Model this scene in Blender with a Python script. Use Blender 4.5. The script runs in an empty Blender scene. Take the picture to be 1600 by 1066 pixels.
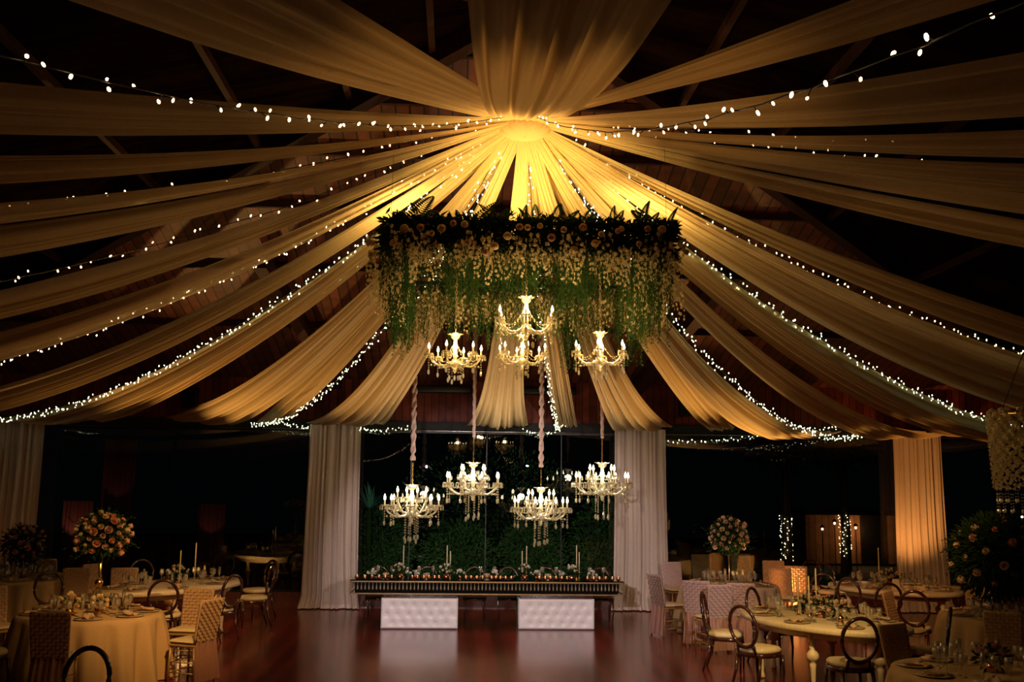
import bpy, math, random
from math import sin, cos, pi, radians, sqrt, exp
from mathutils import Vector, Matrix
R = random.Random(7)
SC = bpy.context.scene
COL = SC.collection
# ------------------------------------------------------------------ camera, world, lights
PIT, YAW, ROL, FPX = radians(8.49), radians(2.94), radians(.69), 1555.
fw = Vector((sin(YAW)*cos(PIT), cos(YAW)*cos(PIT), sin(PIT)))
r0 = Vector((cos(YAW), -sin(YAW), 0)); u0 = r0.cross(fw)
rt = r0*cos(ROL)+u0*sin(ROL); up = u0*cos(ROL)-r0*sin(ROL)
cd = bpy.data.cameras.new('camera'); cam = bpy.data.objects.new('camera', cd); COL.objects.link(cam)
cd.sensor_width = 36; cd.lens = 36*FPX/1600; cd.clip_end = 200; cd.clip_start = .05
EYE = Vector((0, 0, 2.3))
M = Matrix((rt, up, -fw)).transposed().to_4x4(); M.translation = EYE; cam.matrix_world = M
SC.camera = cam
w = bpy.data.worlds.new('night'); SC.world = w; w.use_nodes = True
w.node_tree.nodes['Background'].inputs[0].default_value = (.25, .45, .6, 1)
w.node_tree.nodes['Background'].inputs[1].default_value = .0008
SC.view_settings.view_transform = 'Standard'; SC.view_settings.look = 'None'
SC.view_settings.exposure = .75; SC.view_settings.gamma = 1
SC.cycles.use_denoising = True; SC.cycles.sample_clamp_indirect = 2.5; SC.cycles.max_bounces = 8
SC.cycles.transparent_max_bounces = 24; SC.cycles.use_light_tree = True
SC.cycles.caustics_reflective = False; SC.cycles.caustics_refractive = False

def at(x, y, Y=None, Z=None):                       # point of the place seen at a pixel, at a depth Y or a height Z
    d = fw+rt*((x-800)/FPX)+up*((533-y)/FPX)
    return EYE+d*(Y/d.y) if Y is not None else EYE+d*((Z-EYE.z)/d.z)
def lamp(kind, loc, power, color, size=.1, target=None, angle=60, blend=.5, parent=None):
    l = bpy.data.lights.new(kind.lower()+'_light', kind); o = bpy.data.objects.new(kind.lower()+'_light', l); COL.objects.link(o)
    l.energy = power; l.color = color; l.shadow_soft_size = size; o.location = loc
    if kind == 'SPOT':
        l.spot_size = radians(angle); l.spot_blend = blend
        o.rotation_euler = (Vector(target)-Vector(loc)).to_track_quat('-Z', 'Y').to_euler()
    if parent: o.parent = parent
    return o
# stage wash on the head table and back curtains, from the dance floor side of the hall
lamp('SPOT', (-1.2, 3.0, 3.1), 1500, (1, .82, .80), .02, (.55, 18, .95), 24, .3)
lamp('SPOT', (2.6, 2.0, 3.2), 1000, (1, .78, .74), .02, (1.2, 18, .8), 26, .4)
# amber up-lights at the outer curtains
lamp('SPOT', (8.6, 18.6, .15), 170, (1, .40, .09), .1, (9.2, 19.6, 3.2), 75, .8)
lamp('SPOT', (-8.6, 18.2, .15), 5, (1, .42, .12), .1, (-8.6, 19.8, 3.2), 85, .8)
# added up-pointing spots above the flower frame, without fixtures, to brighten the drapes
HUB = Vector((.59, 9.5, 5.93))
# added amber spots near the floor, no fixtures, that wash the drapes
lamp('SPOT', (-5.0, 18.9, .2), 700, (1, .52, .15), .06, (-2.6, 13.6, 5.2), 76, 1)
lamp('SPOT', (6.2, 18.9, .2), 1050, (1, .52, .15), .06, (4.2, 13.4, 5.2), 80, 1)
lamp('SPOT', (.5, 15.4, .6), 210, (1, .70, .40), .05, (.6, 15.0, 4.5), 120, .9)
lamp('SPOT', (.6, 5.0, .15), 190, (1, .46, .12), .06, (.6, 6.8, 5.0), 50, 1)
lamp('SPOT', (.6, 9.75, 4.9), 62, (1, .62, .15), .06, (.6, 9.9, 6.6), 165, .6)  # from here on: spots above the flower frame, added for the hub glow
lamp('SPOT', (.6, 10.4, 4.86), 30, (1, .62, .17), .05, (.6, 12.0, 6.6), 150, 1)
lamp('SPOT', (-.5, 10.0, 4.86), 48, (1, .60, .17), .05, (-1.7, 10.9, 6.4), 150, 1)
lamp('SPOT', (1.7, 10.0, 4.86), 48, (1, .60, .17), .05, (2.9, 10.9, 6.4), 150, 1)
lamp('SPOT', (.6, 9.0, 4.86), 22, (1, .48, .13), .05, (.6, 8.0, 6.6), 150, 1)
# narrow amber spots in mid-air, added without fixtures to brighten the dining tables
lamp('SPOT', (3.2, 8.0, 4.2), 520, (1, .60, .20), .08, (4.2, 12.6, .7), 30, .8)
lamp('SPOT', (-1.5, 8.5, 4.4), 720, (1, .50, .15), .08, (-3.8, 13.0, .8), 32, 1)
lamp('SPOT', (-1.5, 10.5, 4.4), 400, (1, .56, .24), .08, (-3.7, 16.5, .7), 30, .9)
lamp('SPOT', (3.0, 11.0, 4.1), 260, (1, .60, .44), .08, (4.9, 16.8, .6), 36, .9)
lamp('SPOT', (4.5, 9.5, 3.8), 300, (1, .44, .13), .08, (7.2, 16.0, .7), 34, .9)
# ------------------------------------------------------------------ mesh helpers
class MB:
    def __init__(s): s.v = []; s.f = []
    def add(s, v, f):
        n = len(s.v); s.v += [tuple(p) for p in v]; s.f += [tuple(i+n for i in q) for q in f]; return s
    def box(s, c, d, m=None, t=1):
        x, y, z = d[0]/2, d[1]/2, d[2]/2; c = Vector(c)
        v = [Vector((a*x*(t if e > 0 else 1), b*y*(t if e > 0 else 1), e*z)) for e in (-1, 1) for a, b in ((-1, -1), (1, -1), (1, 1), (-1, 1))]
        if m is not None: v = [m @ p for p in v]
        return s.add([p+c for p in v], [(3, 2, 1, 0), (4, 5, 6, 7), (0, 1, 5, 4), (1, 2, 6, 5), (2, 3, 7, 6), (3, 0, 4, 7)])
    def rbox(s, c, d, r):                            # box with rounded upright edges and softened rims
        x, y, z = d[0]/2, d[1]/2, d[2]/2; rings = []
        for (ins, zz) in ((r*.5, -z), (0, -z+r*.5), (0, z-r*.5), (r*.18, z-r*.15), (r*.6, z)):
            ring = []
            for qx, qy, a0 in ((1, 1, 0), (-1, 1, 90), (-1, -1, 180), (1, -1, 270)):
                for k in range(4):
                    a = radians(a0+k*30); ring.append((c[0]+qx*(x-r)+(r-ins)*cos(a), c[1]+qy*(y-r)+(r-ins)*sin(a), c[2]+zz))
            rings.append(ring)
        return s.rings(rings, True, True)
    def rings(s, rings, cap0=False, cap1=False):
        n = len(rings[0]); v = [p for r in rings for p in r]; f = []
        for i in range(len(rings)-1):
            for j in range(n):
                k = (j+1) % n; f.append((i*n+j, i*n+k, (i+1)*n+k, (i+1)*n+j))
        if cap0: f.append(tuple(range(n-1, -1, -1)))
        if cap1: f.append(tuple((len(rings)-1)*n+j for j in range(n)))
        return s.add(v, f)
    def tube(s, pts, r, n=6, caps=True, closed=False):
        pts = [Vector(p) for p in pts]; N = len(pts); rr = r if isinstance(r, (list, tuple)) else [r]*N; rings = []
        ref = Vector((0, 0, 1))
        for i, p in enumerate(pts):
            if closed: t = pts[(i+1) % N]-pts[i-1]
            else: t = pts[min(i+1, N-1)]-pts[max(i-1, 0)]
            if t.length < 1e-9: t = Vector((0, 0, 1))
            t.normalize(); a = t.cross(ref)
            if a.length < .15: a = t.cross(Vector((1, 0, 0)))
            a.normalize(); b = t.cross(a)
            rings.append([p+a*rr[i]*cos(2*pi*k/n)+b*rr[i]*sin(2*pi*k/n) for k in range(n)])
        if closed: rings.append(rings[0])
        return s.rings(rings, caps and not closed, caps and not closed)
    def lathe(s, prof, n=12, c=(0, 0, 0), caps=True):
        return s.rings([[(c[0]+r*cos(2*pi*k/n), c[1]+r*sin(2*pi*k/n), c[2]+z) for k in range(n)] for r, z in prof], caps, caps)
    def ball(s, c, r, n=8, m=5, sc=(1, 1, 1)):
        pr = [(max(r*sin(pi*i/m), 1e-4), -r*cos(pi*i/m)) for i in range(m+1)]
        return s.rings([[(c[0]+a*cos(2*pi*k/n)*sc[0], c[1]+a*sin(2*pi*k/n)*sc[1], c[2]+z*sc[2]) for k in range(n)] for a, z in pr])
    def grid(s, fn, nu, nv):
        v = [fn(i/nu, j/nv) for i in range(nu+1) for j in range(nv+1)]
        return s.add(v, [(i*(nv+1)+j, i*(nv+1)+j+1, (i+1)*(nv+1)+j+1, (i+1)*(nv+1)+j) for i in range(nu) for j in range(nv)])
    def leaf(s, base, d, L, W, nrm=None, curl=.15):
        b = Vector(base); d = Vector(d).normalized(); a = d.cross(nrm if nrm else Vector((R.uniform(-1, 1), R.uniform(-1, 1), R.uniform(-1, 1))))
        if a.length < .01: a = Vector((1, 0, 0))
        a.normalize(); c = a.cross(d)
        return s.add([b, b+d*L*.5+a*W/2, b+d*L+c*L*curl, b+d*L*.5-a*W/2], [(0, 1, 2, 3)])
    def mesh(s, name, mat, smooth=True):
        me = bpy.data.meshes.new(name); me.from_pydata(s.v, [], s.f); me.materials.append(mat)
        if smooth: me.shade_smooth()
        me.update(); return me
    def build(s, name, mat, parent=None, smooth=True, loc=None):
        return link(name, s.mesh(name, mat, smooth), parent, loc)
def link(name, me, parent=None, loc=None, rot=None, sc=None):
    o = bpy.data.objects.new(name, me); COL.objects.link(o)
    if parent: o.parent = parent
    if loc is not None: o.location = loc
    if rot is not None: o.rotation_euler = rot
    if sc is not None: o.scale = (sc,)*3 if isinstance(sc, (int, float)) else sc
    return o
def tag(o, label, cat, group=None):
    o['label'] = label; o['category'] = cat
    if group: o['group'] = group
    return o
def thing(name, label, cat, loc=(0, 0, 0), rz=0, group=None):
    o = bpy.data.objects.new(name, None); COL.objects.link(o); o.location = loc; o.rotation_euler = (0, 0, rz)
    o.empty_display_size = .1
    return tag(o, label, cat, group)
KIDS = {}
def tree(o): return [c for c in o.children]
def dup(o, loc=None, rz=None, label=None, group=None, sc=None, parent=None):
    c = o.copy(); COL.objects.link(c)
    if parent: c.parent = parent
    if loc is not None: c.location = loc
    if rz is not None: c.rotation_euler = (0, 0, rz)
    if sc is not None: c.scale = (sc,)*3
    if label: c['label'] = label
    if group: c['group'] = group
    for k in o.children:
        d = k.copy(); COL.objects.link(d); d.parent = c
        for g in k.children:
            e = g.copy(); COL.objects.link(e); e.parent = d
    return c
def struct(o): o['kind'] = 'structure'; return o
# ------------------------------------------------------------------ materials
def nodes(name):
    m = bpy.data.materials.new(name); m.use_nodes = True; nt = m.node_tree; nt.nodes.clear()
    return m, nt, nt.nodes.new('ShaderNodeOutputMaterial')
def noise_col(nt, c1, c2, scale, vec='Object', det=4, stretch=None):
    tc = nt.nodes.new('ShaderNodeTexCoord'); mp = nt.nodes.new('ShaderNodeMapping'); nz = nt.nodes.new('ShaderNodeTexNoise'); cr = nt.nodes.new('ShaderNodeValToRGB')
    nt.links.new(tc.outputs[vec], mp.inputs[0]); nt.links.new(mp.outputs[0], nz.inputs[0]); nt.links.new(nz.outputs[0], cr.inputs[0])
    if stretch: mp.inputs['Scale'].default_value = stretch
    nz.inputs['Scale'].default_value = scale; nz.inputs['Detail'].default_value = det
    cr.color_ramp.elements[0].color = (*c1, 1); cr.color_ramp.elements[1].color = (*c2, 1)
    cr.color_ramp.elements[0].position = .3; cr.color_ramp.elements[1].position = .7
    return cr, nz, mp
def pbr(name, c, rough=.5, metal=0, c2=None, scale=12, bump=0, coat=0, stretch=None, sheen=0, spec=.5):
    m, nt, out = nodes(name); b = nt.nodes.new('ShaderNodeBsdfPrincipled'); nt.links.new(b.outputs[0], out.inputs[0])
    c2 = c2 or tuple(min(1, x*.82) for x in c)
    cr, nz, mp = noise_col(nt, c2, c, scale, stretch=stretch); nt.links.new(cr.outputs[0], b.inputs['Base Color'])
    b.inputs['Roughness'].default_value = rough; b.inputs['Metallic'].default_value = metal
    b.inputs['Coat Weight'].default_value = coat; b.inputs['Specular IOR Level'].default_value = spec
    if bump:
        bp = nt.nodes.new('ShaderNodeBump'); bp.inputs['Strength'].default_value = bump; bp.inputs['Distance'].default_value = .01
        nt.links.new(nz.outputs[0], bp.inputs['Height']); nt.links.new(bp.outputs[0], b.inputs['Normal'])
    return m
def cloth(name, c, trans=.45, sheer=.0, scale=30, stretch=None):
    m, nt, out = nodes(name); d = nt.nodes.new('ShaderNodeBsdfDiffuse'); t = nt.nodes.new('ShaderNodeBsdfTranslucent'); mx = nt.nodes.new('ShaderNodeMixShader')
    cr, nz, mp = noise_col(nt, tuple(x*.9 for x in c), c, scale, stretch=stretch)
    nt.links.new(cr.outputs[0], d.inputs[0]); nt.links.new(cr.outputs[0], t.inputs[0]); mx.inputs[0].default_value = trans
    nt.links.new(d.outputs[0], mx.inputs[1]); nt.links.new(t.outputs[0], mx.inputs[2]); last = mx
    if sheer:
        tr = nt.nodes.new('ShaderNodeBsdfTransparent'); m2 = nt.nodes.new('ShaderNodeMixShader'); m2.inputs[0].default_value = sheer
        nt.links.new(mx.outputs[0], m2.inputs[1]); nt.links.new(tr.outputs[0], m2.inputs[2]); last = m2
    nt.links.new(last.outputs[0], out.inputs[0]); return m
def emit(name, c, s):
    m, nt, out = nodes(name); e = nt.nodes.new('ShaderNodeEmission'); e.inputs[0].default_value = (*c, 1); e.inputs[1].default_value = s
    nt.links.new(e.outputs[0], out.inputs[0]); return m
def glassy(name, tint, body=.35, rough=.08, gloss=.3):
    m, nt, out = nodes(name); tr = nt.nodes.new('ShaderNodeBsdfTransparent'); gl = nt.nodes.new('ShaderNodeBsdfGlossy'); df = nt.nodes.new('ShaderNodeBsdfTranslucent'); di = nt.nodes.new('ShaderNodeBsdfDiffuse')
    gl.inputs['Roughness'].default_value = rough
    for q in (df, di): q.inputs[0].default_value = (*tint, 1)
    lw = nt.nodes.new('ShaderNodeLayerWeight'); lw.inputs[0].default_value = gloss
    a = nt.nodes.new('ShaderNodeMixShader'); b = nt.nodes.new('ShaderNodeMixShader'); c = nt.nodes.new('ShaderNodeMixShader'); a.inputs[0].default_value = .5
    nt.links.new(df.outputs[0], a.inputs[1]); nt.links.new(di.outputs[0], a.inputs[2])
    b.inputs[0].default_value = body; nt.links.new(tr.outputs[0], b.inputs[1]); nt.links.new(a.outputs[0], b.inputs[2])
    nt.links.new(lw.outputs['Facing'], c.inputs[0]); nt.links.new(b.outputs[0], c.inputs[1]); nt.links.new(gl.outputs[0], c.inputs[2])
    nt.links.new(c.outputs[0], out.inputs[0]); return m
def pane_glass(name):
    m, nt, out = nodes(name); tr = nt.nodes.new('ShaderNodeBsdfTransparent'); gl = nt.nodes.new('ShaderNodeBsdfGlossy'); mx = nt.nodes.new('ShaderNodeMixShader'); fr = nt.nodes.new('ShaderNodeFresnel')
    tr.inputs[0].default_value = (.8, .88, .84, 1); gl.inputs['Roughness'].default_value = .0; gl.inputs[0].default_value = (1, 1, 1, 1); fr.inputs[0].default_value = 1.6
    nt.links.new(fr.outputs[0], mx.inputs[0]); nt.links.new(tr.outputs[0], mx.inputs[1]); nt.links.new(gl.outputs[0], mx.inputs[2]); nt.links.new(mx.outputs[0], out.inputs[0]); return m
def planks(name, c, c2, pitch, axis, rough=.5, groove=.1, cross=None):
    m, nt, out = nodes(name); b = nt.nodes.new('ShaderNodeBsdfPrincipled'); nt.links.new(b.outputs[0], out.inputs[0]); b.inputs['Roughness'].default_value = rough; b.inputs['Specular IOR Level'].default_value = .12 if rough > .4 else .5
    if c[0] < .02: b.inputs['Specular IOR Level'].default_value = 0
    tc = nt.nodes.new('ShaderNodeTexCoord'); sp = nt.nodes.new('ShaderNodeSeparateXYZ'); nt.links.new(tc.outputs['Object'], sp.inputs[0])
    def mth(op, a, bb=None):
        q = nt.nodes.new('ShaderNodeMath'); q.operation = op
        for i, x in enumerate((a, bb)):
            if x is None: continue
            if isinstance(x, (int, float)): q.inputs[i].default_value = x
            else: nt.links.new(x, q.inputs[i])
        return q.outputs[0]
    u = mth('DIVIDE', sp.outputs[axis], pitch); fr = mth('FRACT', u); cell = mth('FLOOR', u)
    wn = nt.nodes.new('ShaderNodeTexWhiteNoise'); wn.noise_dimensions = '1D'; nt.links.new(cell, wn.inputs['W'])
    cr, nz, mp = noise_col(nt, c2, c, 5, stretch=(1, 1, 1)); mx = nt.nodes.new('ShaderNodeMixRGB'); mx.blend_type = 'MULTIPLY'; mx.inputs[0].default_value = .55
    nt.links.new(cr.outputs[0], mx.inputs[1]); nt.links.new(wn.outputs['Value'], mx.inputs[2])
    g = mth('LESS_THAN', fr, groove); m2 = nt.nodes.new('ShaderNodeMixRGB'); nt.links.new(g, m2.inputs[0]); nt.links.new(mx.outputs[0], m2.inputs[1]); m2.inputs[2].default_value = (.008, .004, .003, 1)
    nt.links.new(m2.outputs[0], b.inputs['Base Color']); return m, b, nt
FAB = cloth('ivory_chiffon', (.86, .70, .42), .42, .08, 60)
FAB2 = cloth('sheer_ivory_chiffon', (.84, .67, .40), .45, .32, 60)
CURT = cloth('cream_curtain_voile', (.78, .66, .58), .25, .03, 40)
SATIN = cloth('blush_satin', (.72, .55, .50), .2)
LINEN = cloth('gold_linen', (.60, .42, .22), .12, 0, 80)
LINENC = cloth('cream_linen', (.66, .54, .38), .12, 0, 80)
WEAVE = cloth('woven_ribbon', (.62, .43, .27), .2, 0, 90)
WEAVEP = cloth('woven_blush_ribbon', (.62, .47, .44), .2, 0, 90)
SKIRT = cloth('blush_chiffon_skirt', (.50, .28, .23), .35, .12, 50)
SKIRTP = cloth('pale_pink_chiffon_skirt', (.72, .45, .42), .35, .12, 50)
CUSH = pbr('cream_leatherette', (.78, .66, .42), .45, scale=25)
DARKW = pbr('polished_dark_mahogany', (.060, .018, .010), .18, c2=(.025, .008, .005), scale=8, coat=.5)
GOLDW = pbr('gold_painted_wood', (.45, .30, .13), .35, .3, scale=10)
WHITEW = pbr('cream_painted_wood', (.80, .70, .50), .35, c2=(.66, .54, .36), scale=6, stretch=(1, 8, 1))
GOLD = pbr('brushed_gold', (.85, .58, .25), .25, 1)
COPPER = pbr('rose_copper', (.80, .36, .20), .22, 1)
BLACKM = pbr('black_metal', (.015, .015, .014), .4, .6)
MIRROR = pbr('dark_mirror', (.20, .17, .13), .06, 1)
TUFT = pbr('white_leatherette', (.86, .84, .84), .38, c2=(.80, .78, .79), scale=20)
CRYST = glassy('cut_crystal', (.90, .80, .50), .5, .15, .4)
GLASS = glassy('wine_glass', (1, .92, .7), .2, .10, .62)
BULB = emit('warm_bulb', (1, .84, .50), 9)
SBULB = emit('fairy_bulb_warm', (1, .74, .38), 6)
SBULBC = emit('fairy_bulb_pale', (.88, 1, .55), 5)
SBULBO = emit('fairy_bulb_amber', (1, .58, .28), 5.5)
for q in (SBULB, SBULBC, SBULBO, BULB): q.cycles.emission_sampling = 'NONE'
WIRE = pbr('dark_green_cable', (.01, .013, .01), .5)
WAX = cloth('ivory_wax', (.86, .76, .52), .3)
PLATE = pbr('glazed_plate', (.62, .50, .33), .2, scale=30)
NAPK = cloth('folded_napkin', (.62, .45, .30), .2)
ROSEC = cloth('cream_rose_petal', (.80, .66, .42), .35)
ROSEP = cloth('peach_rose_petal', (.75, .38, .24), .35)
ROSEK = cloth('blush_rose_petal', (.74, .50, .44), .35)
BLOS = cloth('cream_blossom', (.78, .68, .40), .45)
LEAFG = cloth('fresh_green_leaf', (.045, .10, .028), .3, 0, 8)
LEAFO = cloth('garden_leaf', (.07, .15, .05), .35, 0, 8)
LEAFD = cloth('dark_green_leaf', (.025, .055, .018), .3, 0, 8)
# ------------------------------------------------------------------ floor
XL, XR, YB, YF, ZE = -11.6, 12.6, 20.0, -3.4, 4.45
m, b, nt = planks('polished_red_brown_boards', (.34, .040, .022), (.17, .020, .012), .14, 0, .2, .012)
FLOOR = m; b.inputs['Coat Weight'].default_value = .15; b.inputs['Coat Roughness'].default_value = .2; b.inputs['Specular IOR Level'].default_value = .6
nz = nt.nodes.new('ShaderNodeTexNoise'); nz.inputs['Scale'].default_value = 3.5; bp = nt.nodes.new('ShaderNodeBump'); bp.inputs['Strength'].default_value = .12; bp.inputs['Distance'].default_value = .02
nt.links.new(nz.outputs[0], bp.inputs['Height']); nt.links.new(bp.outputs[0], b.inputs['Normal'])
struct(MB().box(((XL+XR)/2, (YB+YF)/2, -.05), (XR-XL+.6, YB-YF+.6, .1)).build('floor', FLOOR, smooth=False))
# ------------------------------------------------------------------ roof: four boarded slopes
RWF, _, _ = planks('roof_boards_front_shaded', (.011, .004, .002), (.006, .003, .002), .17, 0, .55, .13)  # front and side boards: shade of the dark corners put into the colour
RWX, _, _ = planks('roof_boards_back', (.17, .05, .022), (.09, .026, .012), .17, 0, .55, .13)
RWY, _, _ = planks('roof_boards_side_shaded', (.011, .004, .002), (.006, .003, .002), .17, 1, .55, .13)
AP = (.6, 9.5, 7.3)
c4 = [(XL, YF, ZE), (XR, YF, ZE), (XR, YB, ZE), (XL, YB, ZE)]
ceil = bpy.data.objects.new('ceiling', None); COL.objects.link(ceil); struct(ceil)
for i, mt in ((0, RWF), (1, RWY), (2, RWX), (3, RWY)):
    a, b_ = Vector(c4[i]), Vector(c4[(i+1) % 4]); p = Vector(AP); t = Vector((0, 0, .08))
    o = MB().add([a, b_, p, a+t, b_+t, p+t], [(0, 2, 1), (3, 4, 5), (0, 1, 4, 3), (1, 2, 5, 4), (2, 0, 3, 5)]).build('roof_slope', mt, ceil, False)
def beam(a, b_, wd, h, name, parent=None, mat=None):
    a, b_ = Vector(a), Vector(b_); d = b_-a; q = d.to_track_quat('Y', 'Z').to_matrix()
    return MB().box((a+b_)/2, (wd, d.length, h), q).build(name, mat or BEAM, parent, False)
BEAM = pbr('reddish_beam_timber', (.035, .011, .006), .7, spec=.1, c2=(.02, .007, .004), scale=5, stretch=(6, 6, 1))
for i in range(4):
    a = Vector(c4[i]); p = Vector(AP); beam(a+(p-a)*.01-Vector((0, 0, .12)), p-Vector((0, 0, .14)), .16, .22, 'hip_rafter', ceil)
for f_ in (.25, .45, .62, .74, .84, .92):           # purlins on each slope
    q = [Vector(c)+(Vector(AP)-Vector(c))*f_-Vector((0, 0, .055)) for c in c4]
    for i in range(4): beam(q[i], q[(i+1) % 4], .07, .09, 'purlin', ceil)
# braces near the back wall
for x0, x1 in ((-2.45, -3.0), (3.55, 4.1)):
    beam((x0, 19.85, 4.35), (x1, 14.6, 5.62), .2, .26, 'brace', ceil)
# ------------------------------------------------------------------ walls
WB, _, _ = planks('wall_boards', (.24, .050, .028), (.13, .028, .016), .145, 0, .5, .09)
WBY, _, _ = planks('wall_boards_side', (.24, .050, .028), (.13, .028, .016), .145, 1, .5, .09)
struct(MB().box(((XL+XR)/2, YB+.1, (3.62+ZE)/2+.02), (XR-XL, .16, ZE-3.62+.06)).build('wall_back', WB, smooth=False))
struct(MB().box(((XL+XR)/2, YB+.08, 3.53), (XR-XL, .22, .19)).build('trim_1', pbr('black_painted_lintel', (.006, .006, .006), .8), smooth=False))
RAIL = pbr('steel_curtain_rail', (.5, .5, .48), .25, 1)
struct(MB().tube([(XL, YB-.08, 3.435), (XR, YB-.08, 3.435)], .012, 8).build('trim_2', RAIL))
SILL = pbr('red_brown_sill', (.13, .035, .02), .35, c2=(.08, .02, .012))
struct(MB().box(((XL+XR)/2, YB+.05, .14), (XR-XL, .2, .28)).build('baseboard_back', SILL, smooth=False))
DARKWALL = pbr('dark_wall_paint', (.02, .015, .012), .7)
for nm, x in (('wall_left', XL-.1), ('wall_right', XR+.1)):
    struct(MB().box((x, (YB+YF)/2, ZE/2), (.2, YB-YF+.6, ZE)).build(nm, DARKWALL, smooth=False))
struct(MB().box(((XL+XR)/2, YF-.1, ZE/2), (XR-XL+.6, .2, ZE)).build('wall_front', DARKWALL, smooth=False))
for k, x in enumerate((-.35, 1.75)):                 # slim black heaters high on the boarded wall
    o = MB().rbox((x, YB-.09, 4.27), (1.15, .16, .15), .03).build('wall_heater', BLACKM)
    tag(o, 'long black heater bar high on boarded wall, '+('left' if k == 0 else 'right')+' of the middle drape', 'heater')
for k, x in enumerate((-5.3, 4.55)):
    o = MB().rbox((x, YB-.1, 4.02), (.26, .2, .42), .03).build('wall_speaker', BLACKM)
    tag(o, 'small black speaker on boarded wall beside '+('left' if k == 0 else 'right')+' back drape', 'speaker')
# glazing: bays between posts
PG = pane_glass('night_window_glass')
PX = [XL, -8.4, -5.6, -2.45, -.95, .55, 2.05, 3.55, 6.6, 9.5, XR]
for i in range(len(PX)-1):
    a, c = PX[i], PX[i+1]
    fr = MB()
    for x in (a+.005, c-.005): fr.box((x, YB+.06, 1.86), (.008, .03, 3.16))
    fr.box(((a+c)/2, YB+.06, .30), (c-a, .05, .04)); fr.box(((a+c)/2, YB+.06, 3.42), (c-a, .05, .04))
    o = struct(fr.build('window_%d' % (i+1), BLACKM, smooth=False))
    MB().add([(a+.03, YB+.06, .32), (c-.03, YB+.06, .32), (c-.03, YB+.06, 3.4), (a+.03, YB+.06, 3.4)], [(0, 1, 2, 3)]).build('glass_pane', PG, o, False)
# ------------------------------------------------------------------ outside
GR = pbr('night_lawn', (.02, .04, .012), .9, c2=(.008, .016, .006), scale=3)
struct(MB().box((0, 36, -.12), (60, 31.6, .1)).build('ground', GR, smooth=False))
def bush(name, c, rad, n, mat, label, L=.16, W=.06, cat='shrub', group=None):
    b_ = MB(); st = MB()
    t = thing(name, label, cat, c, group=group)
    for k in range(9):
        a = k*2.4; st.tube([(0, 0, 0), (cos(a)*rad[0]*.35, sin(a)*rad[1]*.35, rad[2]*.8), (cos(a)*rad[0]*.7, sin(a)*rad[1]*.6, rad[2]*1.5)], [.02, .014, .005], 5)
    for k in range(n):
        u = R.gauss(0, 1), R.gauss(0, 1), R.gauss(0, 1); q = Vector(u).normalized()*(R.random()**.45)
        p = Vector((q.x*rad[0], q.y*rad[1], rad[2]+q.z*rad[2])); d = Vector((q.x, q.y, q.z+R.uniform(-.6, .5)))+Vector((R.uniform(-.5, .5), R.uniform(-.5, .5), 0))
        b_.leaf(p, d, L*R.uniform(.6, 1.4), W*R.uniform(.7, 1.3))
    b_.build('foliage', mat, t, False); st.build('stem', LEAFD, t)
    return t
for k, (x, y, rx, rz_, lab) in enumerate(((-1.75, 22.0, .8, 1.0, 'broad leafy shrub outside behind the head table, next to left inner curtain'),
        (.0, 22.3, .85, .85, 'leafy shrub outside behind left half of the head table'),
        (1.65, 22.3, .75, .9, 'leafy shrub outside behind right half of the head table'),
        (3.3, 22.3, .85, 1.1, 'tall leafy shrub outside next to the right inner curtain'),
        (.9, 25.0, 2.6, 1.7, 'large dark shrub further out in the garden behind the head table'))):
    bush('garden_shrub', (x, y, -.05), (rx, .6, rz_), 3400, LEAFO, lab, .10, .045)
def spiky(c, label, n=34, L=.75, mat=None):
    t = thing('spiky_plant', label, 'plant', c); lf = MB()
    for k in range(n):
        a = R.uniform(0, 2*pi); e = R.uniform(.15, 1.35); l = L*R.uniform(.7, 1.1); d = Vector((cos(a)*cos(e), sin(a)*cos(e), sin(e))); s_ = Vector((-sin(a), cos(a), 0))
        pts = []
        for i in range(5):
            u = i/4; p = d*l*u-Vector((0, 0, .25*l*u*u*cos(e))); ww = .03*L/.75*(1-u)*(.6+u)
            pts += [p-s_*ww, p+s_*ww]
        lf.add(pts, [(2*i, 2*i+1, 2*i+3, 2*i+2) for i in range(4)])
    lf.build('leaf_rosette', mat or AGV, t); MB().lathe([(.05, -.9), (.06, -.4), (.04, .02)], 8).build('stalk', LEAFD, t); return t
AGV = cloth('blue_green_agave_leaf', (.09, .26, .18), .25)
p = at(577, 795, Y=21.2); spiky(p, 'spiky round plant outside beside the left inner curtain', 70, .6)
p = at(1292, 905, Y=20.6); spiky(p+Vector((0, 0, -.05)), 'blue-green agave outside window behind long front right table', 26, .55)
p = at(1412, 905, Y=20.7); spiky(p+Vector((0, 0, -.1)), 'blue-green agave outside at left foot of the amber right curtain', 22, .5)
lamp('POINT', (-.4, 20.9, .5), 4.5, (.75, 1, .6), .1)
lamp('POINT', (2.1, 20.9, .4), 4, (.75, 1, .65), .1)
lamp('POINT', (6.6, 20.6, .6), .8, (.4, 1, .8), .1)
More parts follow.
